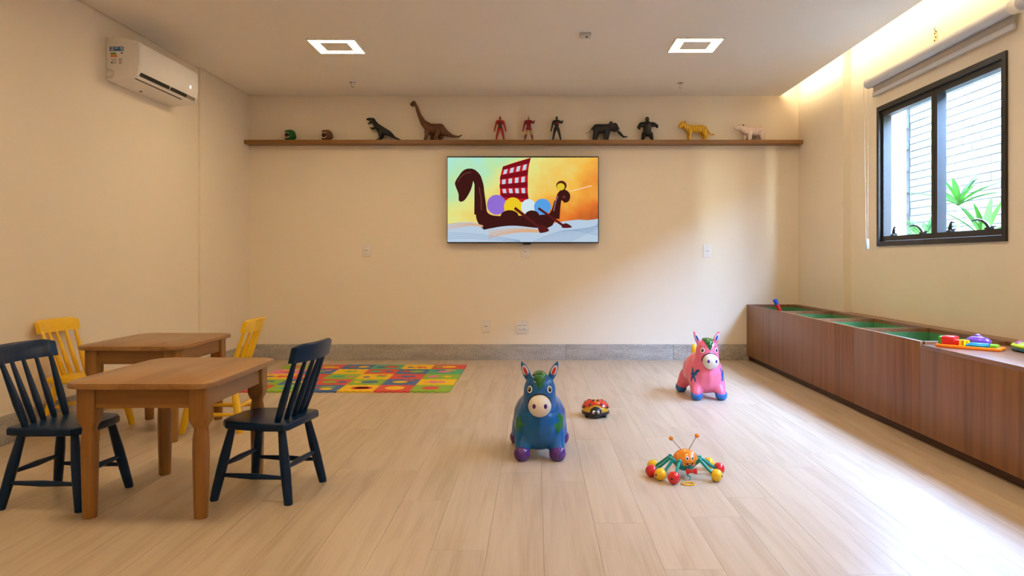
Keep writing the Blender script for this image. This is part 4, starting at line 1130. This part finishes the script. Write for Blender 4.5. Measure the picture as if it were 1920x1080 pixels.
# ------------------------------------------------------------------ hopping donkeys (facing -y)
M_lash = plain('lash_black', (0.006, 0.006, 0.008), 0.3)
def donkey(loc, rz, label, base, hoof, spot, inner, name, shape, hoof_full):
    t = thing('bouncy_donkey', label, 'donkey toy', loc, rz)
    mb = plain(name + '_skin', base, 0.28, var=0.05, scale=14, coat=0.12)
    mh = plain(name + '_hoof', hoof, 0.22, var=0.05, coat=0.5)
    it = [('s', (0, 0.165, 0.170), (0.133, 0.215, 0.137)), ('s', (0, 0.068, 0.128), (0.120, 0.100, 0.094)), ('s', (0, 0.075, 0.155), (0.122, 0.105, 0.118)), ('s', (0, 0.075, 0.235), (0.098, 0.085, 0.075)),
          ('c', (0, 0.060, 0.245), 0.086, (0, 0.045, 0.318), 0.079), ('s', (0, 0.045, 0.325), (0.079, 0.078, 0.084)),
          ('c', (0, 0.03, 0.29), 0.062, (0, -0.022, 0.268), 0.050)]
    for s in (-1, 1):
        it += [('c', (s * 0.068, 0.05, 0.11), 0.055, (s * 0.084, 0.004, 0.045), 0.036), ('c', (s * 0.08, 0.27, 0.12), 0.06, (s * 0.112, 0.315, 0.048), 0.036)]
    b = blob('body', mb, t, it, 0.0075, 7)
    tree = BVHTree.FromPolygons([v.co.copy() for v in b.data.vertices], [tuple(p.vertices) for p in b.data.polygons])
    for s in (-1, 1):
        for (x, y) in ((s * 0.084, 0.0), (s * 0.113, 0.320)):
            bm = bmesh.new(); ball(bm, (0, 0, 0), (0.0405, 0.043, 0.041), 20, 14)
            for v in bm.verts:
                if v.co.z < -0.034: v.co.z = -0.034
            if not hoof_full:
                bmesh.ops.bisect_plane(bm, geom=bm.verts[:] + bm.edges[:] + bm.faces[:], plane_co=(0, 0, 0.018), plane_no=(0, -0.35, 1), clear_outer=True)
                es = [e for e in bm.edges if e.is_boundary]; bmesh.ops.holes_fill(bm, edges=es)
            finish(bm, 'hoof', mh, t, (x, y, 0.034), smooth=True)
        # ears
        ez = V((s * 0.050, 0.055, 0.372)); tip = V((s * 0.088, 0.060, 0.462))
        q = (tip - ez).to_track_quat('Z', 'Y').to_matrix().to_4x4()
        bm = bmesh.new()
        loft(bm, [(-0.012, 0.011, 0.010, 2), (0.0, 0.014, 0.011, 2), (0.03, 0.0185, 0.0105, 2), (0.06, 0.016, 0.009, 2), (0.085, 0.008, 0.006, 2), (0.096, 0.002, 0.002, 2)], 18)
        # turn so the flat of the ear looks forward
        zax = (tip - ez).normalized(); xax = V((0, -1, 0)).cross(zax).normalized(); yax = zax.cross(xax)
        Mx = Matrix((xax, yax, zax)).transposed().to_4x4(); Mx.translation = ez
        bmesh.ops.transform(bm, matrix=Mx, verts=bm.verts[:])
        ear = finish(bm, 'ear', mb, t, smooth=True)
        side = -1 if (Mx.to_3x3() @ V((0, 1, 0))).y > 0 else 1
        for nm, sc_, m_, off in (('ear_lining', (0.0135, 0.030), plain(name + '_lining', (0.66, 0.62, 0.66), 0.3), 0.0088), ('ear_center', (0.0078, 0.023), inner, 0.0108)):
            bm = bmesh.new(); ball(bm, (0, 0, 0), (sc_[0], 0.0045, sc_[1]), 16, 10)
            bmesh.ops.translate(bm, verts=bm.verts[:], vec=(0, side * (off - 0.002), 0.046)); bmesh.ops.transform(bm, matrix=Mx, verts=bm.verts[:])
            finish(bm, nm, m_, ear, smooth=True)
        # eyes
        ex, ezz = s * 0.047, 0.338
        def on_skin(x, z):
            h, n, _, _ = tree.ray_cast(V((x, -0.4, z)), V((0, 1, 0))); return h, n
        h, n = on_skin(ex, ezz)
        if n.y > 0: n = -n
        qn = n.to_track_quat('Z', 'Y').to_matrix().to_4x4()
        par = None
        for nm, rr, th, m_ in (('eye', (0.0148, 0.0172), 0.0030, M_white), ('iris', (0.0112, 0.0134), 0.0050, plain('iris_dark', (0.018, 0.008, 0.005), 0.15)), ('pupil_glint', (0.003, 0.0035), 0.0062, M_white)):
            bm = bmesh.new(); ball(bm, (0, 0, 0), (rr[0], rr[1], th), 16, 10)
            bmesh.ops.transform(bm, matrix=Matrix.Translation(h + (V((0, 0, 0.003)) if nm == 'pupil_glint' else V((0, 0, 0)))) @ qn, verts=bm.verts[:])
            o = finish(bm, nm, m_, par if par else t, smooth=True)
            if par is None: par = o
        for dx, dz in ((-0.010, 0.018), (0.0, 0.022), (0.011, 0.019)):
            p0, n0 = on_skin(ex + dx * 0.7, ezz + 0.014); p1, n1 = on_skin(ex + dx * 1.5, ezz + dz + 0.010)
            bm = bmesh.new(); tube(bm, [p0 + V((0, -0.0015, 0)), p1 + V((0, -0.0015, 0))], 0.0011, 6); finish(bm, 'eyelash', M_lash, par)
    # muzzle with a black rim and nostrils
    mz = V((0, -0.042, 0.266))
    bm = bmesh.new(); ball(bm, (0, 0, 0), (0.054, 0.050, 0.052), 24, 16); mu = finish(bm, 'muzzle', plain('muzzle_cream', (0.74, 0.69, 0.58), 0.3, var=0.04), t, mz, smooth=True)
    bm = bmesh.new(); pts = []
    for i in range(25):
        a = math.radians(-8 + 196 * i / 24); x, z = 0.0525 * math.cos(a), 0.266 + 0.0500 * math.sin(a) + 0.004
        h, n = on_skin(x, z)
        pts.append(V((x, (h.y if h else 0) - 0.001, z)))
    pts = [V((p.x, min(p.y, -0.018), p.z)) for p in pts]
    tube(bm, pts, 0.0040, 8); finish(bm, 'muzzle_line', M_lash, t, smooth=True)
    for s in (-1, 1):
        x, z = s * 0.0265, 0.006
        y = -0.050 * math.sqrt(max(0, 1 - (x / 0.054) ** 2 - (z / 0.052) ** 2))
        bm = bmesh.new(); ball(bm, (x, y, z), (0.0085, 0.0035, 0.0115), 14, 8, T=Matrix.Rotation(s * 0.45, 4, 'Z')); finish(bm, 'nostril', plain('nostril_purple', (0.085, 0.02, 0.22), 0.4), mu, smooth=True)
    # mane
    mm = plain('mane_green', (0.010, 0.13, 0.024), 0.2, var=0.15, scale=60, bump=0.5, bscale=120, coat=0.4)
    it = [('s', (0, 0.028, 0.400), (0.036, 0.034, 0.018)), ('s', (0, -0.004, 0.388), (0.029, 0.024, 0.018)), ('s', (0, -0.020, 0.368), (0.017, 0.014, 0.022)), ('s', (0, -0.0255, 0.352), (0.008, 0.009, 0.018)),
          ('s', (0, 0.07, 0.40), (0.032, 0.04, 0.016)), ('s', (0, 0.115, 0.355), (0.022, 0.022, 0.04))]
    blob('mane', mm, t, it, 0.0045, 3)
    # painted shapes on the flanks and shoulders
    for s in (-1, 1):
        for (o_, n_) in (((s * 0.082, 0.04, 0.168), (s * 0.66, -0.75, 0.05)), ((s * 0.12, 0.24, 0.20), (s * 1, 0.1, 0.25))):
            decal('painted_shape', spot, t, b, [(x * (s if shape is STAR else 1), y) for x, y in shape], o_, n_, (0, 0, 1))
    return t
STAR = []
for i in range(10):
    a = PI / 2 + i * PI / 5 + 0.25; r = (0.050, 0.017)[i % 2]
    STAR.append((r * math.cos(a), r * math.sin(a)))
BUTT = [(0.003, 0.012), (0.018, 0.034), (0.040, 0.038), (0.046, 0.026), (0.028, 0.014), (0.026, -0.002), (0.010, -0.006), (0.022, -0.040), (0.014, -0.052), (0.0, -0.018),
        (-0.016, -0.048), (-0.024, -0.042), (-0.014, -0.006), (-0.026, 0.000), (-0.016, 0.012), (-0.022, 0.046), (-0.014, 0.050)]
M_spotg = plain('star_green', (0.012, 0.15, 0.03), 0.3, var=0.2, scale=40)
M_spotb = plain('butterfly_blue', (0.012, 0.085, 0.25), 0.3, var=0.15, scale=40)
donkey((0.0176, 3.435, 0), 0, 'blue inflatable hopping donkey with purple feet and green stars', (0.0002, 0.105, 0.34), (0.085, 0.017, 0.20), M_spotg, plain('ear_red', (0.50, 0.03, 0.02), 0.3), 'blue_donkey', STAR, True)
pk = donkey((1.172, 4.915, 0), 0.04, 'pink inflatable hopping donkey with blue feet and butterfly shapes', (0.80, 0.165, 0.27), (0.006, 0.13, 0.46), M_spotb, plain('ear_blue', (0.015, 0.10, 0.40), 0.3), 'pink_donkey', BUTT, False)
bm = bmesh.new(); ball(bm, (0, 0.015, 0), (0.024, 0.020, 0.045), 14, 10); tube(bm, [(0, -0.02, -0.05), (0, 0.005, -0.025)], 0.012, 8)
finish(bm, 'tail', M_yel, pk, (0.0, 0.365, 0.292), smooth=True)

# ------------------------------------------------------------------ ladybug
t = thing('toy_ladybug', 'red and yellow toy ladybug with black spots on the floor', 'ladybug toy', (0.362, 4.42, 0), -0.05)
bm = bmesh.new(); loft(bm, [(0.012, 0.075, 0.085, 2), (0.018, 0.084, 0.096, 2), (0.032, 0.085, 0.097, 2), (0.036, 0.080, 0.092, 2)], 28); finish(bm, 'base', M_black, t, smooth=True)
bm = bmesh.new(); ball(bm, (0, 0, 0.034), (0.080, 0.092, 0.066), 28, 18)
bmesh.ops.bisect_plane(bm, geom=bm.verts[:] + bm.edges[:] + bm.faces[:], plane_co=(0, 0, 0.030), plane_no=(0, 0, -1), clear_outer=True)
finish(bm, 'back', plain('bug_yellow', (0.62, 0.34, 0.02), 0.3, coat=0.3), t, smooth=True)
Mred = plain('bug_red', (0.62, 0.035, 0.015), 0.25, coat=0.4)
for s in (-1, 1):
    bm = bmesh.new(); ball(bm, (0, 0, 0), (0.080, 0.092, 0.066), 28, 18)
    for v in bm.verts: v.co *= 1.06
    for co, no in (((s * 0.006, -0.05, 0), (-s * 1, 0.45, 0)), ((0, 0, 0.012), (0, -0.25, -1)), ((0, -0.075, 0.0), (0, -1, 0.0))):
        bmesh.ops.bisect_plane(bm, geom=bm.verts[:] + bm.edges[:] + bm.faces[:], plane_co=co, plane_no=no, clear_outer=True)
    bmesh.ops.solidify(bm, geom=bm.faces[:], thickness=0.003)
    wing = finish(bm, 'wing', Mred, t, (s * 0.002, 0.004, 0.036), smooth=True)
    for az, el in ((-60, 38), (-30, 22), (-70, 66), (20, 40), (-8, 60)):
        a, e_ = math.radians(az), math.radians(el)
        d = V((s * math.cos(a) * math.cos(e_), math.sin(a) * math.cos(e_), math.sin(e_)))
        p = V((d.x * 0.080, d.y * 0.092, d.z * 0.066)) * 1.06
        n = V((d.x / 0.080, d.y / 0.092, d.z / 0.066)).normalized()
        bm = bmesh.new(); ball(bm, (0, 0, 0), (0.0095, 0.0095, 0.0028), 12, 6); bmesh.ops.transform(bm, matrix=Matrix.Translation(p) @ n.to_track_quat('Z', 'Y').to_matrix().to_4x4(), verts=bm.verts[:])
        finish(bm, 'spot', M_black, wing, smooth=True)
bm = bmesh.new(); ball(bm, (0, 0, 0), (0.036, 0.030, 0.034), 20, 14); hd = finish(bm, 'head', M_black, t, (0, -0.086, 0.038), smooth=True)
for s in (-1, 1):
    bm = bmesh.new(); ball(bm, (s * 0.012, -0.026, 0.006), (0.0095, 0.005, 0.011), 12, 8, mi=0); ball(bm, (s * 0.010, -0.0305, 0.004), (0.004, 0.002, 0.006), 10, 6, mi=1); finish(bm, 'eye', [M_white, M_black], hd, smooth=True)
for x, y in ((-0.055, -0.05), (0.055, -0.05), (-0.055, 0.05), (0.055, 0.05)):
    bm = bmesh.new(); spindle(bm, (-0.008, 0, 0), (0.008, 0, 0), [(0, 0.013), (0.2, 0.015), (0.8, 0.015), (1, 0.013)], 14); finish(bm, 'wheel', M_dark, t, (x, y, 0.015), smooth=True)

# ------------------------------------------------------------------ pull-along bug with ball feet
CXB, CYB = 0.655, 3.185
t = thing('pull_toy', 'orange bug pull toy with teal legs and red and yellow ball feet', 'pull toy', (CXB, CYB, 0), 0)
Mor = plain('toy_orange', (0.80, 0.24, 0.012), 0.28, coat=0.4)
Mte = plain('toy_teal', (0.004, 0.28, 0.24), 0.3, coat=0.3)
Mrd = plain('toy_red', (0.66, 0.014, 0.018), 0.25, coat=0.4)
Mye = plain('toy_yellow', (0.86, 0.52, 0.01), 0.25, coat=0.4)
bm = bmesh.new(); ball(bm, (0, 0, 0), (0.055, 0.050, 0.045), 26, 18); hd = finish(bm, 'head', Mor, t, (0, 0, 0.074), smooth=True)
bm = bmesh.new(); loft(bm, [(0.028, 0.020, 0.018, 2), (0.034, 0.034, 0.032, 2), (0.050, 0.048, 0.044, 2), (0.062, 0.052, 0.048, 2)], 24); finish(bm, 'chassis', Mte, t, smooth=True)
balls = [('y', -0.119, -0.062), ('r', -0.071, -0.112), ('r', -0.150, -0.010), ('y', -0.130, 0.068), ('y', 0.118, -0.078), ('r', 0.152, 0.02), ('y', 0.128, 0.105), ('r', 0.02, 0.145)]
BR = 0.0265
for i, (cl, x, y) in enumerate(balls):
    m_ = Mrd if cl == 'r' else Mye
    d = V((x, y, 0)).normalized()
    bm = bmesh.new(); ball(bm, (0, 0, 0), BR, 22, 16)
    inn = -d
    bmesh.ops.bisect_plane(bm, geom=bm.verts[:] + bm.edges[:] + bm.faces[:], plane_co=inn * BR * 0.55, plane_no=inn, clear_outer=True)
    bmesh.ops.bisect_plane(bm, geom=bm.verts[:] + bm.edges[:] + bm.faces[:], plane_co=d * BR * 0.9, plane_no=d, clear_outer=True)
    bmesh.ops.holes_fill(bm, edges=[e for e in bm.edges if e.is_boundary])
    o = finish(bm, 'ball_foot', m_, t, (x, y, BR), smooth=True)
    bm = bmesh.new(); spindle(bm, d * BR * 0.86, d * BR * 0.95, [(0, 0.005), (1, 0.005)], 10); finish(bm, 'axle_end', M_dark, o)
    a = V((d.x * 0.044, d.y * 0.040, 0.060)); k1 = V((d.x * 0.068, d.y * 0.066, 0.080)); e2 = V((x, y, BR)) + inn * BR * 0.5
    bm = bmesh.new(); tube(bm, [a, k1, k1.lerp(e2, 0.15), e2], [0.009, 0.009, 0.0078, 0.0068], 10); ball(bm, k1, 0.0095, 10, 8); ball(bm, e2, 0.009, 10, 8)
    finish(bm, 'leg', Mte, t, smooth=True, angle=70)
for s, x1, z1 in ((-1, -0.062, 0.166), (1, 0.052, 0.178)):
    bm = bmesh.new(); tube(bm, [(s * 0.012, 0, 0.110), (x1, 0, z1)], 0.0016, 6); an = finish(bm, 'antenna', plain('antenna_metal', (0.25, 0.23, 0.21), 0.35, 0.8), t, smooth=True)
    bm = bmesh.new(); ball(bm, (x1, 0, z1), 0.0098, 14, 10); finish(bm, 'antenna_tip', Mor, an, smooth=True)
def hface(x, z): return -0.050 * math.sqrt(max(0.02, 1 - (x / 0.055) ** 2 - (z / 0.045) ** 2))
ox = 0.010
for s in (-1, 1):
    x, z = ox + s * 0.0115, 0.016
    y = hface(x, z)
    n = V((x / 0.055 ** 2, y / 0.05 ** 2, z / 0.045 ** 2)).normalized(); Q = Matrix.Translation(V((x, y, z))) @ n.to_track_quat('Z', 'Y').to_matrix().to_4x4()
    bm = bmesh.new(); ball(bm, (0, 0, 0), (0.0075, 0.0095, 0.0018), 14, 8, mi=0); ball(bm, (0.001, -0.001, 0.0014), (0.0042, 0.0055, 0.0012), 12, 8, mi=1); bmesh.ops.transform(bm, matrix=Q, verts=bm.verts[:])
    finish(bm, 'eye', [M_white, M_black], hd, smooth=True)
up = []; lo = []
for i in range(11):
    q = -1 + 0.2 * i
    x = ox + 0.019 * q
    zu = -0.007 + 0.006 * q * q; zl = -0.0155 + 0.0135 * q * q
    up.append((x, hface(x, zu) - 0.0012, zu)); lo.append((x, hface(x, min(zl, zu)) - 0.0012, min(zl, zu - 0.0006)))
bm = bmesh.new(); a = [bm.verts.new(p) for p in up]; b_ = [bm.verts.new(p) for p in lo]
for i in range(10): bm.faces.new((a[i], a[i + 1], b_[i + 1], b_[i]))
bmesh.ops.solidify(bm, geom=bm.faces[:], thickness=0.0006); mo = finish(bm, 'mouth', M_black, hd)
bm = bmesh.new(); a = [bm.verts.new((p[0], p[1] - 0.0006, p[2] - 0.0014)) for p in up[3:8]]; b_ = [bm.verts.new((p[0], p[1] - 0.0006, p[2] - 0.0042)) for p in up[3:8]]
for i in range(4): bm.faces.new((a[i], a[i + 1], b_[i + 1], b_[i]))
bmesh.ops.solidify(bm, geom=bm.faces[:], thickness=0.0004); finish(bm, 'teeth', M_white, mo)
bm = bmesh.new()
for s in (-1, 1):
    prism(bm, [(0, -0.005), (s * 0.022, -0.013), (s * 0.025, 0.0), (s * 0.022, 0.013), (0, 0.005)], -0.006, 0.006, 0.002, T=Matrix(((1, 0, 0, 0), (0, 0, 1, 0), (0, 1, 0, 0), (0, 0, 0, 1))))
ball(bm, (0, -0.003, 0), 0.0065, 12, 8)
finish(bm, 'bow_tie', Mrd, t, (0.016, -0.056, 0.037), smooth=True)
bm = bmesh.new(); tube(bm, [(0.0, -0.02, 0.035), (0.01, -0.035, 0.025), (0.0, -0.045, 0.016), (0.012, -0.055, 0.014), (0.004, -0.07, 0.006)], 0.0025, 6); finish(bm, 'spring', Mte, t, smooth=True)
ring = [(-0.012 + 0.026 * math.cos(a), -0.118 + 0.020 * math.sin(a), 0.0032) for a in [2 * PI * i / 24 for i in range(25)]]
bm = bmesh.new(); tube(bm, ring, 0.0030, 6); finish(bm, 'pull_ring', Mye, t, smooth=True)

# ------------------------------------------------------------------ low toy cabinet
XF = 1.99; YB = BACK - 0.016; YN = 1.60; RIM, LID = 0.528, 0.512
DIV = [5.96, 5.21, 4.485, 3.76]
XB = 2.43
cab = thing('toy_cabinet', 'long low brown wooden toy cabinet with open green bins under the window', 'cabinet', (XF, 0, 0))
def cb(name, mat_, x0, x1, y0, y1, z0, z1, bev=0.0008, parent=None):
    o = boxobj(name, mat_, parent or cab, x0 - XF, x1 - XF, y0, y1, z0, z1, bev); return o
seam = [YB, 4.545, DIV[3]]
cb('kick_board', M_kick, XF + 0.035, XF + 0.05, YN, YB - 0.02, 0, 0.05)
for a, b in zip(seam[:-1], seam[1:]): cb('front_panel', M_cab, XF, XF + 0.020, b + 0.0006, a - 0.0006, 0.05, RIM)
for a, b in ((DIV[3], 2.9), (2.9, YN)): cb('front_panel', M_cab, XF, XF + 0.020, b + 0.0006, a - 0.0006, 0.05, LID - 0.0205)
def solid_wall(y0, y1, x1): return x1
cb('end_panel', M_cab, XF + 0.0202, XR1 - 0.002, YB - 0.02, YB, 0.0, RIM)
cb('end_panel', M_cab, XF + 0.0202, XR0 - 0.002, YN, YN + 0.02, 0.0, LID - 0.0205)
cb('bottom_board', M_cabtop, XF + 0.0202, XR1 - 0.002, YN + 0.021, YB - 0.021, 0.05, 0.068)
for yy in DIV: cb('divider', M_cabtop, XF + 0.0202, XB - 0.0005, yy - 0.010, yy + 0.010, 0.0685, RIM - (0.0 if yy != DIV[3] else 0.0))
cb('back_ledge', M_cabtop, XB, XR1 - 0.002, YS, YB - 0.0205, 0.0685, RIM)
cb('back_ledge', M_cabtop, XB, XR0 - 0.002, YN + 0.021, YS - 0.001, 0.0685, RIM)
cb('lid', M_cabtop, XF, XB - 0.008, YN, DIV[3] - 0.0105, LID - 0.020, LID, 0.001)
# green lined trays in the bins
ends = [YB - 0.02] + DIV
for a, b in zip(ends[:-1], ends[1:]):
    y1, y0 = a - 0.0115, b + 0.0115
    x0, x1 = XF + 0.022, XB - 0.002
    bm = bmesh.new(); zt = RIM - 0.024
    box(bm, x0, x1, y0, y1, 0.0705, 0.078)
    box(bm, x0, x0 + 0.006, y0, y1, 0.078, zt); box(bm, x1 - 0.006, x1, y0, y1, 0.078, zt)
    box(bm, x0 + 0.006, x1 - 0.006, y0, y0 + 0.006, 0.078, zt); box(bm, x0 + 0.006, x1 - 0.006, y1 - 0.006, y1, 0.078, zt)
    bmesh.ops.translate(bm, verts=bm.verts[:], vec=(-XF, 0, 0))
    o = finish(bm, 'bin_lining', M_green, cab); o['label'] = 'green lining of an open bin'
# stick toy leaning in the first bin
t = thing('toy_paddle', 'blue and red toy paddle handle sticking out of the first bin', 'toy', (2.20, 6.16, 0.0785))
pa, pb = V((0.06, -0.02, 0.012)), V((-0.155, 0.06, 0.535))
dq = pb - pa
bm = bmesh.new(); spindle(bm, pa + dq * 0.905, pb, [(0, 0.016), (0.3, 0.018), (0.7, 0.020), (0.93, 0.018), (1, 0.010)], 16); finish(bm, 'grip', plain('grip_blue', (0.010, 0.045, 0.30), 0.3), t, smooth=True)
bm = bmesh.new(); spindle(bm, pa + dq * 0.45, pa + dq * 0.908, [(0, 0.014), (1, 0.017)], 16); finish(bm, 'shaft', plain('shaft_red', (0.50, 0.012, 0.012), 0.3), t, smooth=True)
zq = dq.normalized(); xq = V((0, 1, 0)).cross(zq).normalized(); yq = zq.cross(xq)
Mq = Matrix((xq, yq, zq)).transposed().to_4x4(); Mq.translation = pa + dq * 0.24
bm = bmesh.new(); loft(bm, [(-0.115, 0.008, 0.03, 2), (-0.10, 0.010, 0.05, 2), (0, 0.011, 0.075, 2), (0.09, 0.011, 0.05, 2), (0.12, 0.010, 0.015, 2)], 22); bmesh.ops.transform(bm, matrix=Mq, verts=bm.verts[:])
finish(bm, 'paddle_head', plain('shaft_red', (0.5, 0.012, 0.012), 0.3), t, smooth=True)

# activity toy on the lid
ang = math.radians(-46)
t = thing('activity_toy', 'flat orange activity toy with red, yellow, purple and blue blocks on the cabinet lid', 'activity toy', (2.148, 3.588, LID), ang)
t.scale = (0.80, 0.76, 0.95)
Mo = plain('act_orange', (0.90, 0.20, 0.008), 0.25, coat=0.4)
base = [(-0.185, -0.05), (-0.17, -0.078), (-0.10, -0.085), (-0.03, -0.098), (0.02, -0.088), (0.15, -0.085), (0.178, -0.07), (0.18, 0.05), (0.15, 0.085), (0.0, 0.095), (-0.14, 0.085), (-0.18, 0.05)]
bm = bmesh.new(); prism(bm, base, 0, 0.016, 0.006, seg=3); finish(bm, 'base', Mo, t, smooth=True, angle=40)
def ap(name, mat_, pts, z0, z1, bev=0.008):
    bm = bmesh.new(); prism(bm, pts, z0, z1, bev, seg=3); return finish(bm, name, mat_, t, smooth=True, angle=45)
Mag = plain('act_green', (0.16, 0.50, 0.02), 0.25, coat=0.4); Mab = plain('act_blue', (0.005, 0.26, 0.46), 0.22, coat=0.4); Map = plain('act_purple', (0.15, 0.055, 0.34), 0.22, coat=0.4)
ap('green_end', plain('act_leaf', (0.05, 0.36, 0.02), 0.25, coat=0.4), [(-0.168, -0.050), (-0.146, -0.054), (-0.146, 0.03), (-0.168, 0.03)], 0.015, 0.056)
ap('red_block', Mrd, [(-0.147, -0.060), (-0.075, -0.062), (-0.070, 0.03), (-0.147, 0.035)], 0.015, 0.060, 0.010)
ap('red_arm', Mrd, [(-0.078, -0.058), (-0.040, -0.058), (-0.040, -0.02), (-0.078, -0.01)], 0.015, 0.044, 0.007)
pts = []
for i in range(16):
    a = 2 * PI * i / 16; r = 0.036 if i % 2 else 0.026
    pts.append((-0.030 + r * math.cos(a), -0.035 + r * math.sin(a)))
ap('yellow_star', Mye, pts, 0.015, 0.044, 0.005)
bm = bmesh.new(); ball(bm, (0.035, 0.035, 0.034), (0.075, 0.042, 0.030), 22, 14); ball(bm, (0.03, 0.045, 0.064), (0.022, 0.02, 0.010), 14, 10); finish(bm, 'purple_dome', Map, t, smooth=True)
ap('blue_keys', Mab, [(0.005, -0.065), (0.115, -0.065), (0.11, -0.01), (0.010, -0.01)], 0.015, 0.034, 0.006)
ap('blue_rail', Mab, [(-0.005, -0.078), (0.120, -0.078), (0.120, -0.066), (-0.005, -0.066)], 0.015, 0.027, 0.004)
ap('green_button', Mag, [(0.122, -0.074), (0.158, -0.070), (0.158, 0.0), (0.10, 0.005), (0.118, -0.03)], 0.015, 0.032, 0.006)

t = thing('activity_dish', 'lime green oval activity toy with purple buttons on the cabinet lid by the wall', 'activity toy', (2.352, 3.43, LID), 0.0)
t.scale = (0.78, 0.80, 1.0)
bm = bmesh.new(); loft(bm, [(0, 0.070, 0.135, 2.3), (0.004, 0.080, 0.147, 2.3), (0.014, 0.084, 0.152, 2.3), (0.018, 0.082, 0.150, 2.3)], 32); finish(bm, 'base', plain('dish_teal', (0.004, 0.15, 0.26), 0.25, coat=0.4), t, smooth=True)
bm = bmesh.new(); loft(bm, [(0.018, 0.080, 0.148, 2.3), (0.026, 0.086, 0.155, 2.3), (0.034, 0.078, 0.142, 2.3), (0.042, 0.050, 0.10, 2.2), (0.044, 0.02, 0.04, 2)], 32); finish(bm, 'dish', plain('dish_lime', (0.40, 0.62, 0.015), 0.25, coat=0.4), t, smooth=True)
for x, y, z, r, m_ in ((0.0, 0.105, 0.037, 0.024, plain('button_purple', (0.36, 0.07, 0.30), 0.3)), (-0.052, 0.055, 0.034, 0.020, plain('button_purple', (0.36, 0.07, 0.30), 0.3)), (0.02, -0.01, 0.043, 0.03, Map), (-0.05, -0.05, 0.036, 0.02, Mor), (0.0, 0.052, 0.042, 0.014, Mor)):
    bm = bmesh.new(); ball(bm, (0, 0, 0), (r, r, 0.010), 16, 10); finish(bm, 'button', m_, t, (x, y, z), smooth=True)
bm = bmesh.new(); tube(bm, [(0.03, 0.03, 0.036), (0.032, 0.03, 0.060)], 0.008, 10); box(bm, 0.015, 0.05, -0.03, 0.035, 0.058, 0.070, 0.004); finish(bm, 'lever', plain('lever_teal', (0.004, 0.20, 0.32), 0.3), t, smooth=True)
